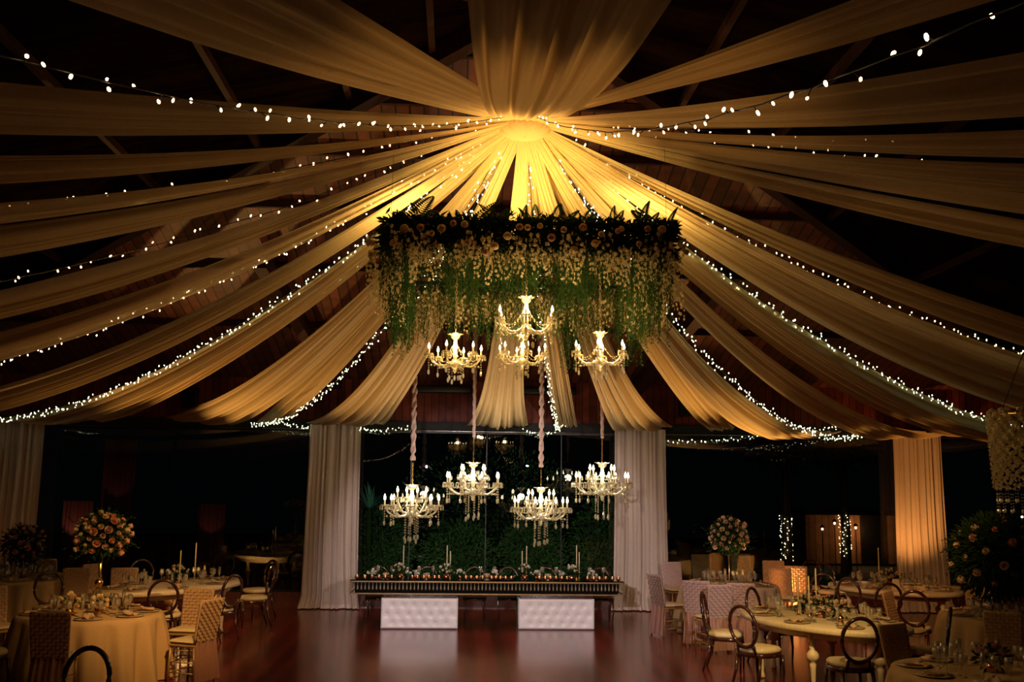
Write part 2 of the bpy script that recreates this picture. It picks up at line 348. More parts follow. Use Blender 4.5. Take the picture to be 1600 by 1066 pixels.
# added curtain panels and pink lamps outside at left, standing in for glow patches
PINKC = cloth('glow_patch_curtain', (.16, .07, .06), .3)
def pleat(x0, x1, z0, z1, y, n, amp, seed, flare=.0, nz_=24, puddle=0):
    r_ = random.Random(seed); ph = [r_.uniform(0, 6.28) for _ in range(6)]; k1 = n*r_.uniform(.9, 1.1)
    nu = max(24, int(n*10))
    def f(u, v):
        z = z1+(z0-z1)*v; xx = u+.25/n*sin(2*pi*n*.37*u+ph[0])+.15/n*sin(ph[3]+5*v)*v
        a = amp*(.55+.45*v)*(.7+.3*sin(3.1*u*2*pi+ph[1]))
        yy = a*sin(2*pi*k1*xx+ph[2]+.5*v)+.35*a*sin(2*pi*k1*2.3*xx+ph[4])
        cx = (x0+x1)/2; x = cx+(x0+(x1-x0)*u-cx)*(1+flare*v*v)
        if puddle and v > .93: e = (v-.93)/.07; yy -= puddle*e*e*(1+.4*sin(14*u)); x += (u-.5)*puddle*e
        return (x, y+yy, z)
    return MB().grid(lambda v, u: f(u, v), nz_, nu)
for (px0, px1, py0, py1, lab) in ((168, 204, 690, 785, 'narrow dim red glow patch, as curtain outside left window, highest of three'),
                                  (106, 135, 790, 838, 'small pink glow patch, as curtain outside behind the peach rose centrepiece'),
                                  (318, 342, 795, 830, 'small red glow patch, as curtain outside behind the long left table')):
    a = at(px0, py1, Y=23.5); c = at(px1, py0, Y=23.5)
    o = pleat(a.x-.15, c.x+.15, 0, c.z+.1, 23.5, 5, .05, px0).build('glow_patch_curtain', PINKC); tag(o, lab, 'curtain')
    lamp('SPOT', ((a.x+c.x)/2, 23.0, a.z-.25), 9 if px0 == 106 else 1.6, (1, .34, .26), .03, ((a.x+c.x)/2, 23.5, (a.z+c.z)/2+.1), 60, .5)
# lit outbuilding and wrapped tree trunks outside at right
hb = thing('garden_house', 'small garden house with amber-lit boarded front far outside right window', 'building', (0, 0, 0))
a = at(1322, 868, Y=33); c = at(1372, 805, Y=33)
HW, _, _ = planks('house_boards', (.42, .24, .12), (.30, .16, .08), .22, 0, .6, .06)
MB().box(((a.x+c.x)/2, 33.6, c.z/2), (c.x-a.x+2.6, 1, c.z)).build('front_wall', HW, hb, False)
MB().box(((a.x+c.x)/2, 33.3, c.z+.1), (c.x-a.x+3.2, 2.2, .2)).build('roof', DARKWALL, hb, False)
MB().box(((a.x+c.x)/2+.35, 33.05, .95), (.75, .1, 1.7)).build('door', BLACKM, hb, False)
lamp('POINT', ((a.x+c.x)/2-.2, 32.5, c.z-.5), 16, (1, .42, .16), .08)
p = at(1325, 817, Y=31)
BARK = pbr('tree_bark', (.07, .05, .035), .8, bump=.6, scale=20)
def wrapped(px, y0, y1, Y, lab):
    lo = at(px, y1, Y=Y); hi = at(px, y0, Y=Y); t = thing('wrapped_tree_trunk', lab, 'tree', (lo.x, Y, -.07))
    MB().tube([(0, 0, 0), (.03, 0, 1.2), (0, 0, hi.z+.6), (.06, .02, hi.z+1.8)], [.17, .14, .12, .07], 10).build('trunk', BARK, t)
    me = MB().ball((0, 0, 0), .012, 6, 4).mesh('fairy_bulb', SBULB)
    for k in range(56):
        u = k/56; a_ = k*2.1+R.uniform(-.5, .5); z = .5+(hi.z-.4)*u; link('fairy_bulb', me, t, (.17*cos(a_), .17*sin(a_), z+R.uniform(-.03, .03)))
    cr = MB()
    for k in range(700):
        q = Vector((R.gauss(0, 1), R.gauss(0, 1), R.gauss(0, 1))).normalized()*(R.random()**.4)
        cr.leaf((q.x*1.1, q.y*1.1, hi.z+2.1+q.z*.9), q+Vector((0, 0, -.3)), .2, .09)
    cr.build('crown', LEAFD, t, False)
wrapped(1229, 808, 855, 28, 'tree trunk outside wrapped in fairy lights, above the flower topiary table')
wrapped(1322, 805, 880, 30, 'tree trunk outside wrapped in fairy lights, left edge of lit garden house')
LAMPM = emit('garden_lamp_glow', (1, .7, .4), 5); LAMPM.cycles.emission_sampling = 'NONE'
for px, py, lab in ((1285, 827, 'small glowing garden lantern, lowest left one outside right windows'), (1304, 818, 'small glowing garden lantern just left of the wrapped trunk'),
                    (1337, 825, 'small glowing garden lantern in front of amber garden house'), (1597, 808, 'small glowing garden lantern, upper one at far right'), (1595, 828, 'small glowing garden lantern, lower one at far right')):
    p = at(px, py, Y=27 if py != 828 else 28.2); t = thing('garden_lantern', lab, 'lantern', (p.x, p.y, -.07))
    h = p.z+.07; MB().tube([(0, 0, 0), (0, 0, h-.06)], .012, 6).build('post', BLACKM, t); MB().lathe([(.05, h+.06), (.08, h+.05), (.01, h+.12)], 8).build('cap', BLACKM, t)
    MB().ball((0, 0, h), .032, 8, 6).build('glow_globe', LAMPM, t)
# ------------------------------------------------------------------ ceiling drapes
X0, X1, Y0, Y1 = -11.4, 12.4, -3.0, 19.78
def attach(deg, zt=3.5):
    th = radians(deg); d = (sin(th), cos(th)); ts = []
    if d[0] > 1e-6: ts.append((X1-HUB.x)/d[0])
    if d[0] < -1e-6: ts.append((X0-HUB.x)/d[0])
    if d[1] > 1e-6: ts.append((Y1-HUB.y)/d[1])
    if d[1] < -1e-6: ts.append((Y0-HUB.y)/d[1])
    t = min(ts); return Vector((HUB.x+d[0]*t, HUB.y+d[1]*t, zt))
def drape(deg, sag, label, w1=1.08, w0=.12, seed=0, mat=None, tw=0, zt=3.56, hz=-.03, ex=1.0):
    th = radians(deg); A = attach(deg, zt); H = HUB+Vector((sin(th)*.15, cos(th)*.15, hz)); L = (A-H).to_2d().length
    n = Vector((cos(th), -sin(th), 0)); r_ = random.Random(seed*13+5)
    K = [(r_.choice((1.5, 2.3)), .26, r_.uniform(0, 6)), (4.3+r_.random(), .30, r_.uniform(0, 6)), (8+2*r_.random(), .24, r_.uniform(0, 6)), (14+3*r_.random(), .13, r_.uniform(0, 6))]
    dr = [r_.uniform(-1.6, 1.6) for _ in K]
    tl = r_.uniform(-.12, .12)+tw
    def f(s, t):
        c = H+(A-H)*s; c.z -= sag*L*4*s*(1-s)
        w_ = w0+(w1-w0)*s**ex; x = (t-.5)
        a = (.026+.13*min(1, s*3))*(.3+.7*w_/w1)*(1-.7*max(0, (s-.86)/.14))
        z = sum(k[1]*((1-2*abs(sin(pi*k[0]*x+k[2]+dr[i]*s))) if i else sin(2*pi*k[0]*x+k[2]+dr[i]*s)) for i, k in enumerate(K))
        z = z*1.2*a-.10*w_*(1-4*x*x)*min(1, s*4)*(1-.8*max(0, (s-.8)/.2))
        return c+n*(x*w_*(1+.04*sin(9*s+seed)))+Vector((0, 0, z+tl*x*w_))
    o = MB().grid(f, 56, 60).build('ceiling_drape', mat or FAB); o['group'] = 'ivory drapes fanned out from the ceiling hub'
    return tag(o, label, 'drape', 'ivory drapes fanned out from the ceiling hub')
G = 'long ivory chiffon ceiling drape '
DR = [(-178.5, .03, G+'hanging broad and straight toward the viewer, top centre', dict(w1=1.12, w0=.46, ex=.4)),
 (-158, .02, G+'sweeping from hub to upper left corner, broad', dict(w1=2.0, w0=.22, ex=.8)),
 (-133, .04, G+'running nearly level to left edge, uppermost of the level ones', dict(w1=1.75, w0=.2, ex=.8)),
 (-127, .06, G+'at left just below the uppermost level one', dict(mat=FAB2, w1=1.5)),
 (-122, .075, G+'at left, third of the level ones from the top', dict(w1=1.45)),
 (-111, .075, G+'at left, fourth from the top at the frame edge', dict(mat=FAB2, w1=1.5)),
 (-89, .08, G+'at left, fifth from the top, with bright stripe folds', dict(w1=1.4)),
 (-73.5, .08, G+'at left, dim sheer one under a string of lights', dict(mat=FAB2, w1=1.5)),
 (-58, .08, G+'at left, lowest one leaving the picture above the outer curtain', dict(w1=1.2)),
 (-41.5, .05, G+'with a light string along it, ending over left outer curtain', dict(w1=1.15)),
 (-29, .045, G+'ending at black window head between the two left curtains', dict(w1=1.25, ex=1.3)),
 (-15.5, .05, G+'dropping to the left inner curtain', dict(w1=1.45, ex=1.4)),
 (.8, .06, G+'hanging straight behind the flower frame, between inner curtains', dict(w1=1.2, ex=1.3)),
 (17, .06, G+'dropping to the right inner curtain', dict(w1=1.05, ex=1.3)),
 (32, .075, G+'ending right of the right inner curtain, beside light string', dict(w1=1.35, ex=1.2)),
 (40, .06, G+'ending at left top of the amber right curtain', dict(w1=1.35, ex=1.1)),
 (49, .06, G+'passing over amber right curtain with light string on top', dict(w1=1.3)),
 (61.5, .06, G+'at right, lowest one reaching the frame edge', dict(w1=1.15)),
 (73, .075, G+'at right, under the long diagonal light string', dict(w1=1.15)),
 (79, .055, G+'at right, above the long diagonal light string', dict(w1=1.4)),
 (104, .035, G+'at right, lower of the pair below the level light strings', dict(w1=1.15)),
 (112, .03, G+'at right, upper of the pair below the level light strings', dict(w1=1.15, mat=FAB2)),
 (133, .06, G+'at right, lying behind the level light strings', dict(w1=1.3)),
 (142, .055, G+'at right, directly above the level light strings', dict(w1=1.4, mat=FAB2)),
 (150, .04, G+'rising broad to upper right corner', dict(w1=1.9, w0=.22, ex=.8)),
 (160, .012, G+'at top right, dark one nearest the corner', dict(w1=1.2, mat=FAB2))]
for k, (dg, sg, lab, kw) in enumerate(DR): drape(dg, sg, lab, seed=k, **kw)
# short inner drapes that fan out over the flower frame toward the back
for k, (dg, sg, lab, wd) in enumerate(((-37, .03, 'slim ivory drape over the flower frame, outermost left', .42), (-23, .03, 'slim ivory drape over the flower frame, left of the board gap', .40), (8.5, .02, 'slim ivory drape just right of the middle one over flower frame', .45), (24.5, .03, 'slim ivory drape over the flower frame with lights along its edge', .5), (44, .045, 'slim ivory drape over right end of the flower frame', .6))):
    drape(dg, sg, lab, w1=wd, w0=.14, seed=50+k)
# gathered rosette at the hub
def ros(u, v):
    a = 2*pi*u; e = v; r_ = .27*sin(pi*min(1, e*.98+.02))**.7+.01; z = .13*cos(pi*e)
    q = 1+.07*sin(26*a+3*e)*sin(pi*e)+.04*sin(9*a)
    return (HUB.x+r_*q*cos(a), HUB.y+r_*q*sin(a), HUB.z-.02+z)
hubo = thing('ceiling_hub', 'gathered ivory fabric rosette where all ceiling drapes meet', 'rosette', (0, 0, 0))
MB().grid(ros, 104, 14).build('gathered_fabric', FAB, hubo)
MB().tube([(HUB.x, HUB.y, HUB.z+.08), (HUB.x, HUB.y, 7.2)], .03, 8).build('hanging_rod', BLACKM, hubo)
# ------------------------------------------------------------------ curtains
CL = [(-9.35, -8.0, 19.72, 'ivory floor-length curtain, outermost at the left', .05), (-2.93, -1.93, 19.72, 'cream floor-length curtain left of the head table', .10),
      (3.08, 4.10, 19.72, 'cream floor-length curtain right of the head table', .10), (8.72, 9.72, 19.72, 'amber-lit floor-length curtain, outermost at the right', .12)]
for k, (a, c, y, lab, fl) in enumerate(CL):
    t = thing('floor_curtain', lab, 'curtain', (0, 0, 0), group='floor-length curtains along the window wall')
    pleat(a, c, .02, 3.52, y, 9 if k != 0 else 10, .07 if k != 0 else .1, 31+k, fl, 40, .10).build('curtain_panel', CURT, t)
    MB().tube([(a-.05, y+.02, 3.53), (c+.05, y+.02, 3.53)], .018, 8).build('curtain_pole', BLACKM, t)
# ------------------------------------------------------------------ strings of fairy lights
bm = {}
for nm, mt in (('w', SBULB), ('c', SBULBC), ('o', SBULBO)): bm[nm] = [MB().ball((0, 0, 0), r_, 6, 4, (1, 1, 1.7)).mesh('bulb', mt) for r_ in (.0068, .0085)]
def string(deg, sag, n, label, kind='w', dz=.06, zt=3.5, spread=.035, end=1.0, path=None, s0=.02, off=0):
    th = radians(deg)
    if path is None:
        A = attach(deg, zt); H = HUB+Vector((sin(th)*.25, cos(th)*.25, 0)); L = (A-H).to_2d().length
        def P(s):
            c = H+(A-H)*s; c.z -= sag*L*4*s*(1-s)-off*min(1, s*6)*(s < .97); return c
    else:
        pts = [Vector(q) for q in path]; N = len(pts)-1
        def P(s):
            x = min(s*N, N-1e-6); i = int(x); t = x-i; a, b_, c, d = pts[max(i-1, 0)], pts[i], pts[i+1], pts[min(i+2, N)]
            return .5*((2*b_)+(c-a)*t+(2*a-5*b_+4*c-d)*t*t+(3*b_-a-3*c+d)*t**3)
    base = P(0); t = thing('string_light', label, 'string lights', base, group='strings of fairy lights under the roof')
    w_ = MB(); k = 60; w_.tube([P(s0+(end-s0)*i/k)-base+Vector((R.uniform(-1, 1), R.uniform(-1, 1), R.uniform(-1, 1)))*.006 for i in range(k+1)], .0045, 5)
    rest = MB(); step = (end-s0)/n
    for i in range(n):
        s = s0+step*(i+R.uniform(.1, .9)); p_ = P(s)-base; o = Vector((R.uniform(-1, 1), R.uniform(-1, 1), R.uniform(-1, .8)))*spread
        w_.tube([p_, p_+o*.8], .003, 4, False)
        if i % max(1, -(-n//100)) == 0 and i//max(1, -(-n//100)) < 100: link('bulb', bm[kind][i % 2], t, p_+o, (R.uniform(-.7, .7), R.uniform(-.7, .7), 0))
        else: rest.ball(p_+o, .0075, 6, 4, (1, 1, 1.6))
    w_.build('cable', WIRE, t)
    if rest.v: q = rest.build('bulbs', {'w': SBULB, 'c': SBULBC, 'o': SBULBO}[kind], t); q['kind'] = 'stuff'
    return t
F_ = 'string of small warm lights '
string(-158, .07, 95, F_+'crossing the uppermost level left drapes, topmost at left', 'o')
string(-122.5, .07, 95, F_+'at left, second from the top', 'o', off=-.08)
string(-96.5, .075, 95, F_+'at left, third from the top', 'o', off=-.08)
string(-70.5, .08, 200, F_+'at left, long bright one, fourth from the top', 'w', spread=.045, off=-.09)
string(-45, .06, 260, F_+'at left, densest, ending over left outer curtain', 'c', spread=.05)
string(-24.5, .075, 190, F_+'dropping beside the drape of the left inner curtain', 'c', spread=.045)
string(7.6, .065, 130, F_+'hanging straight down right of the middle drape', 'c', spread=.04)
string(36.5, .085, 220, F_+'at right, curving down to window head beyond right inner curtain', 'c', spread=.05)
string(52, .06, 260, F_+'at right, densest, ending over the amber curtain', 'c', spread=.06)
string(74.5, .06, 190, F_+'at right, long diagonal one reaching the right edge', 'w', spread=.05, off=-.08)
string(111, .008, 95, F_+'at right, lower of the two level ones', 'o')
string(121.5, .02, 90, F_+'at right, upper of the two level ones', 'o')
string(172, .075, 70, F_+'sagging from hub to the upper right corner', 'o')
string(29, .02, 46, F_+'over the flower frame, along the slim right drape', 'c', end=.34)
string(-17.5, .03, 40, F_+'over the flower frame, left of the board gap', 'c', end=.34)
string(-35, .03, 54, F_+'over the left end of the flower frame', 'c', end=.42)
e1 = at(425, 658, Y=19.6)
for k, (pts, lab) in enumerate((([(422, 657), (452, 664), (482, 668)], 'short swag of fairy lights reaching the left inner curtain top'), ([(560, 669), (590, 672), (640, 668)], 'short swag of fairy lights right of left inner curtain top'),
        ([(818, 672), (850, 680), (882, 664)], 'short swag of fairy lights at window head right of the middle drape'), ([(1330, 668), (1250, 672), (1150, 686), (1046, 690)], 'swag of fairy lights at window head beyond right inner curtain'))):
    string(0, 0, 26 if k < 3 else 60, lab, 'c', path=[at(x, y, Y=19.62) for x, y in pts])
# ------------------------------------------------------------------ crystal chandeliers
def chandelier_parts(root, D, tiers, drop):
    """root > body, arm (> drip_cup, candle, bulb, pendant), crystal_chain ...   D = diameter"""
    s = D/.6
    prof = [(.006, .30), (.055, .29), (.045, .26), (.018, .235), (.022, .19), (.03, .16), (.018, .12), (.028, .07), (.02, .03), (.05, 0), (.085, -.03), (.09, -.045), (.05, -.06), (.02, -.085), (.022, -.11), (.004, -.13)]
    MB().lathe([(r_*s, z*s) for r_, z in prof], 14).build('body', CRYST, root)
    cr = MB()
    for k in range(10):
        a = 2*pi*k/10; cr.leaf((.02*s*cos(a), .02*s*sin(a), .27*s), (cos(a), sin(a), .9), .075*s, .05*s, Vector((0, 0, 1)), -.3)
    cr.build('crown', CRYST, root, False)
    me = {}
    for ti, (na, rad, zc, ph) in enumerate(tiers):
        r_ = rad*s; zc_ = zc*s
        arm = MB().tube([(.03*s, 0, 0), (r_*.35, 0, -.045*s+zc_*.3), (r_*.62, 0, -.055*s+zc_*.55), (r_*.85, 0, -.01*s+zc_*.9), (r_, 0, .05*s+zc_)], .011*s, 6)
        for q in range(5): arm.ball((r_*(.35+.14*q), 0, -.05*s+zc_*(.35+.12*q)), .014*s, 6, 4)
        am = arm.mesh('arm', CRYST)
        cup = MB().lathe([(.01*s, .05*s), (.03*s, .058*s), (.052*s, .075*s), (.05*s, .078*s), (.02*s, .066*s)], 10, (0, 0, 0), False).mesh('drip_cup', CRYST)
        can = MB().lathe([(.009*s, .06*s), (.009*s, .13*s)], 8).mesh('candle', WAX)
        bl = MB().lathe([(.007*s, .13*s), (.013*s, .143*s), (.014*s, .154*s), (.008*s, .175*s), (.002*s, .195*s)], 8).mesh('bulb', BULB)
        pd = MB(); pd.tube([(.05*s*cos(a), .05*s*sin(a), .066*s) for a in [2*pi*i/12 for i in range(12)]], .002*s, 4, False, True); pd.tube([(0, 0, .06*s), (0, 0, -.12*s)], .0015*s, 4); pd.tube([(-.05*s, 0, .066*s), (.05*s, 0, .066*s)], .0015*s, 4)
        for q in range(6):
            a = 2*pi*q/6; x, y = .05*s*cos(a), .05*s*sin(a); pd.ball((x, y, .06*s), .008*s, 5, 4); pd.ball((x, y, .035*s), .012*s, 5, 4, (.7, .7, 1.7))
        for q in range(5): pd.ball((0, 0, (.03-.028*q)*s), .009*s, 5, 4)
        pd.ball((0, 0, -.125*s), .020*s, 6, 4, (.75, .75, 1.6)); pm = pd.mesh('pendant', CRYST, False)
        for k in range(na):
            a = 2*pi*k/na+ph; o = link('arm', am, root, (0, 0, 0), (0, 0, a))
            for nm, q in (('drip_cup', cup), ('candle', can), ('bulb', bl), ('pendant', pm)): link(nm, q, o, (r_, 0, zc_))
    ch = MB()
    for q in range(int(.34*drop/.028)): ch.ball((0, 0, -.05*s-q*.028*s), .0085*s, 5, 4, (1, 1, 1.3))
    ch.ball((0, 0, (-.08-.34*drop)*s), .02*s, 6, 4, (.75, .75, 1.6)); cm = ch.mesh('crystal_chain', CRYST, False)
    for k in range(7):
        a = 2*pi*k/7+.2; link('crystal_chain', cm, root, (.075*s*cos(a), .075*s*sin(a), R.uniform(-.0, .06)*s))
    # swags of beads between upper body and arms
    sw = MB(); n0, r1, z1, p1 = tiers[0]
    for k in range(n0):
        a = 2*pi*k/n0+p1; sw.tube([((.02+(r1-.02)*u)*s*cos(a), (.02+(r1-.02)*u)*s*sin(a), (.18*(1-u)+(.06+z1)*u-.10*sin(pi*u))*s) for u in [i/10 for i in range(11)]], .0015*s, 4)
        for q in range(9):
            u = (q+.5)/9; rr_ = (.02+(r1-.02)*u)*s; z = (.18*(1-u)+(.06+z1)*u-.10*sin(pi*u))*s; sw.ball((rr_*cos(a), rr_*sin(a), z), .007*s, 5, 4)
    sw.build('bead_swag', CRYST, root, False)
def chandelier(name_lab, px, py, Y, D, tiers, drop, power, cord=None, ztop=None, rz=0, lc=(1, .62, .24)):
    p = at(px, py, Y=Y); t = thing('crystal_chandelier', name_lab, 'chandelier', p, rz, 'crystal chandeliers'); s = D/.6
    chandelier_parts(t, D, tiers, drop)
    zt = ztop-p.z; ce = zt if cord is None else cord[0]-p.z
    c = MB(); n = int((ce-.3*s)/.035)
    for q in range(n):
        z = .3*s+q*.035
        c.tube([(.011*cos(a)*(q % 2 == 0), .011*cos(a)*(q % 2), z+.021*sin(a)) for a in [2*pi*i/8 for i in range(8)]], .0035, 4, False, True)
    c.build('chain', GOLD if cord else CRYST, t, False)
    if cord:
        N = 90; cw = MB(); H = zt-ce
        if cord[1] == 'twist':
            for sgn in (0, pi):
                cw.tube([(.022*cos(z*16+sgn), .022*sin(z*16+sgn), ce+z) for z in [H*i/N for i in range(N+1)]], [.026+.006*sin(i*1.3) for i in range(N+1)], 8)
        else: cw.tube([(.004*sin(i*.9), 0, ce+H*i/N) for i in range(N+1)], [.028+.012*i/N+.003*sin(i*2.1) for i in range(N+1)], 8)
        cw.build('fabric_cord_sleeve', SATIN, t)
    lo = lamp('POINT', (0, 0, .17*s), power, lc if not cord else (1, .80, .56), .05*s, parent=t)
    return t
def roofz(x, y): return min(ZE+(AP[2]-ZE)*(YB-y)/(YB-AP[1]), ZE+(AP[2]-ZE)*(y-YF)/(AP[1]-YF))
LT = [(8, .30, 0, 0), (4, .17, .085, .4)]
chandelier('crystal chandelier over the left end of the head table, on twisted cord', 643, 800, 17.3, .92, LT, .75, 17, (at(643, 719, Y=17.3).z, 'twist'), roofz(0, 17.3))
chandelier('crystal chandelier above left middle of head table, on smooth blush cord', 739, 765, 17.3, .92, LT, .75, 17, (at(740, 683, Y=17.3).z, 'flat'), roofz(0, 17.3), .3)
chandelier('crystal chandelier above right middle of head table, on twisted cord', 845, 804, 17.3, .92, LT, .75, 17, (at(845, 730, Y=17.3).z, 'twist'), roofz(0, 17.3), .5)
chandelier('crystal chandelier over right end of head table, on smooth blush cord', 941, 765, 17.3, .92, LT, .75, 17, (at(941, 685, Y=17.3).z, 'flat'), roofz(0, 17.3), .1)
UT = [(6, .29, 0, .2)]
chandelier('crystal chandelier hanging under left side of the flower frame', 711, 565, 9.7, .54, UT, .42, 22, None, 4.6)
chandelier('crystal chandelier under flower frame, nearest and highest in the middle', 822, 512, 8.9, .56, UT, .30, 22, None, 4.6, .25)
chandelier('crystal chandelier under flower frame, middle one lower and further back', 816, 562, 10.5, .52, UT, .42, 20, None, 4.6, .5)
chandelier('crystal chandelier hanging under right side of the flower frame', 938, 562, 9.7, .54, UT, .42, 22, None, 4.6, .1)
# ------------------------------------------------------------------ flowers
def rose(r_, mat, name='rose'):
    b_ = MB()
    for ring, (n, op, h) in enumerate(((3, .2, .95), (4, .42, .95), (5, .66, .85), (6, .88, .62))):
        for k in range(n):
            a = 2*pi*k/n+ring*.6; 
            def f(u, v, a=a, op=op, h=h, n=n):
                w_ = 2*pi/n*1.15*(u-.5)*(1-.15*v*v); rr_ = r_*(.15+.85*op*sin(v*1.4)**1.1)*.85; return (rr_*cos(a+w_), rr_*sin(a+w_), r_*(-.35+h*v*1.25-(.22*v*v if op > .8 else 0)))
            b_.grid(f, 3, 3)
    return b_.mesh(name, mat)
RM = [rose(.042, ROSEC), rose(.045, ROSEC), rose(.042, ROSEK)]
RP = [rose(.05, ROSEC), rose(.052, ROSEP), rose(.05, ROSEK), rose(.042, ROSEC)]
def blossom_strand(L, seed, mat=None):
    r_ = random.Random(seed); b_ = MB(); n = int(L/.017)
    for k in range(n):
        z = -L*k/n; w_ = .032*(1-.55*k/n)+.006; a = k*2.4
        c = Vector((w_*cos(a), w_*sin(a), z)); s = .025*(1.1-.45*k/n)
        for q in range(5):
            e = 2*pi*q/5+r_.random(); n_ = Vector((cos(a), sin(a), -.2)); t1 = Vector((-sin(a), cos(a), 0)); t2 = Vector((0, 0, 1))
            d = t1*cos(e)+t2*sin(e)+n_*.35; b_.leaf(c, d, s, s*.85, n_, .1)
    return b_.mesh('blossom_strand', mat or BLOS, False)
def green_strand(L, seed, mat=None):
    r_ = random.Random(seed); b_ = MB(); n = int(L/.011); b_.tube([(0, 0, 0), (.01, 0, -L/2), (0, .01, -L)], .0022, 4, False)
    for k in range(n):
        z = -L*k/n; a = r_.uniform(0, 6.28); sp = .014+.03*r_.random(); 
        b_.leaf((sp*.3*cos(a), sp*.3*sin(a), z), (cos(a)*.8, sin(a)*.8, -1.1), .035*r_.uniform(.6, 1.3), .011, None, .1)
    return b_.mesh('foliage_strand', mat or LEAFG, False)
BS = [blossom_strand(l, i) for i, l in enumerate((.16, .2, .24, .3, .36))]
GS = [green_strand(l, i) for i, l in enumerate((.3, .4, .5, .62, .78))]
def fern(L):
    b_ = MB(); n = 16
    for k in range(n):
        u = k/n; p_ = (0, L*u*.55, L*(u-.3*u*u)); w_ = L*.30*(1-u)**.7*(1 if k else .5)
        for sg in (-1, 1): b_.leaf(p_, (sg, .25, .25), w_, .022, Vector((0, 1, -.6)), .05)
    b_.tube([(0, L*u*.55, L*(u-.3*u*u)) for u in [i/8 for i in range(9)]], .003, 4)
    return b_.mesh('fern_frond', LEAFD, False)
FN = [fern(.30), fern(.38), fern(.24)]
# the hanging flower frame
bx0, bx1, by0, by1, bz = -.66, 1.86, 8.8, 10.8, 4.70
ff = thing('hanging_flower_frame', 'rectangular black frame hung with cream blossoms and greenery around the upper chandeliers', 'flower installation', ((bx0+bx1)/2, (by0+by1)/2, bz))
ox, oy = (bx1-bx0)/2, (by1-by0)/2
fr = MB()
for z in (0, -.16):
    for y in (-oy, oy): fr.box((0, y, z), (2*ox, .04, .04))
    for x in (-ox, ox): fr.box((x, 0, z), (.04, 2*oy, .04))
for x in (-.6, 0, .6): fr.box((x, 0, -.12), (.035, 2*oy, .035))
fr.build('frame', BLACKM, ff, False)
for x in (-ox, ox):
    for y in (-oy, oy): MB().tube([(x, y, 0), (x*.98, y*.98, roofz(0, 9.8+y)-bz-.1)], .0018, 5).build('suspension_wire', BLACKM, ff)
nB = nG = 0
bst, gst = MB(), MB()
def addinst(mb, me, loc, rz, sc=1):
    mb.add([(loc[0]+(v.co.x*cos(rz)-v.co.y*sin(rz))*sc, loc[1]+(v.co.x*sin(rz)+v.co.y*cos(rz))*sc, loc[2]+v.co.z*sc) for v in me.vertices], [tuple(p_.vertices) for p_ in me.polygons])
spots = []
def perim(u):                                         # u in 0..1 around the rectangle, front first
    P_ = 4*(ox+oy); d = u*P_
    if d < 2*ox: return -ox+d, -oy, (0, -1)
    d -= 2*ox
    if d < 2*oy: return ox, -oy+d, (1, 0)
    d -= 2*oy
    if d < 2*ox: return ox-d, oy, (0, 1)
    return -ox, oy-(d-2*ox), (-1, 0)
bl_all = []
for k in range(330):                                  # blossoms: several rows, the outer ones lower
    x, y, n_ = perim(((k % 66)+.5+R.uniform(-.28, .28))/66 % 1); lay = R.random(); o = R.uniform(-.13, .17)
    z = (-.10-.16*lay if n_ == (0, -1) else -.10-.40*lay) if y < oy*.9 else -.24-.14*lay
    bl_all.append((x+n_[0]*o+R.uniform(-.03, .03), y+n_[1]*o+R.uniform(-.03, .03), z, y))
bl_all.sort(key=lambda q: q[3]+q[2]*.5)
for k, (x, y, z, _) in enumerate(bl_all):
    me = BS[R.randrange(5)]
    if k % 3 == 0 and nB < 100: link('blossom_strand', me, ff, (x, y, z), (R.uniform(-.12, .12), R.uniform(-.12, .12), R.uniform(0, 6))); nB += 1
    else: addinst(bst, me, (x, y, z), R.uniform(0, 6))
q = bst.build('blossom_mass', BLOS, ff, False); q['kind'] = 'stuff'
for k in range(620):
    x, y, n_ = perim((k+R.random())/620); side = abs(n_[0]) > 0; o = R.uniform(-.16, .08); z = R.uniform(-.30, -.05)
    front = n_ == (0, -1)
    ln = R.choice((0, 0, 0, 1)) if front else R.choice((1, 2, 3, 4) if side else (1, 2, 2, 3))
    z *= .8 if front else 1
    pos = (x+n_[0]*o, y+n_[1]*o, z); me = GS[ln]
    if k % 6 == 0 and nG < 100: link('foliage_strand', me, ff, pos, (R.uniform(-.15, .15), R.uniform(-.15, .15), R.uniform(0, 6))); nG += 1
    else: addinst(gst, me, pos, R.uniform(0, 6))
for k in range(230):                                  # greenery hung between the inner bars
    x = R.choice((-.6, 0, .6, R.uniform(-ox, ox))); y = R.uniform(-oy, oy); addinst(gst, GS[R.choice((0, 0, 1))], (x+R.uniform(-.18, .18), y, -.08), R.uniform(0, 6))
for p_ in ((.52, oy+.05, -.28), (.6, oy+.02, -.3), (.56, oy+.1, -.34), (.66, oy, -.3)):
    addinst(gst, GS[4], p_, R.uniform(0, 6)); addinst(gst, GS[3], (p_[0]+.05, p_[1], p_[2]), R.uniform(0, 6))
q = gst.build('hanging_foliage', LEAFG, ff, False); q['kind'] = 'stuff'
cov = MB()
for k in range(8200):
    x, y, n_ = perim(R.random() if R.random() < .5 else R.uniform(0, .29)); d = Vector((n_[0]+R.uniform(-1, 1), n_[1]+R.uniform(-1, 1), R.uniform(-.9, .7)))
    cov.leaf((x+R.uniform(-.07, .07), y+R.uniform(-.07, .07), R.uniform(-.26, .04)), d, R.uniform(.06, .12), R.uniform(.02, .045))
q = cov.build('rail_foliage', LEAFD, ff, False); q['kind'] = 'stuff'
for k in range(92):
    u = (k+.5+R.uniform(-.4, .4))/92; x, y, n_ = perim(u)
    if n_ == (0, 1): continue
    lz = R.choice((R.uniform(-.16, -.05), R.uniform(-.32, -.16))); link('rose', RM[k % 3], ff, (x+n_[0]*.17, y+n_[1]*.17, lz), (1.5*(-n_[1])+R.uniform(-.4, .4), 1.5*n_[0]+R.uniform(-.4, .4), 0), R.uniform(.8, 1.3))
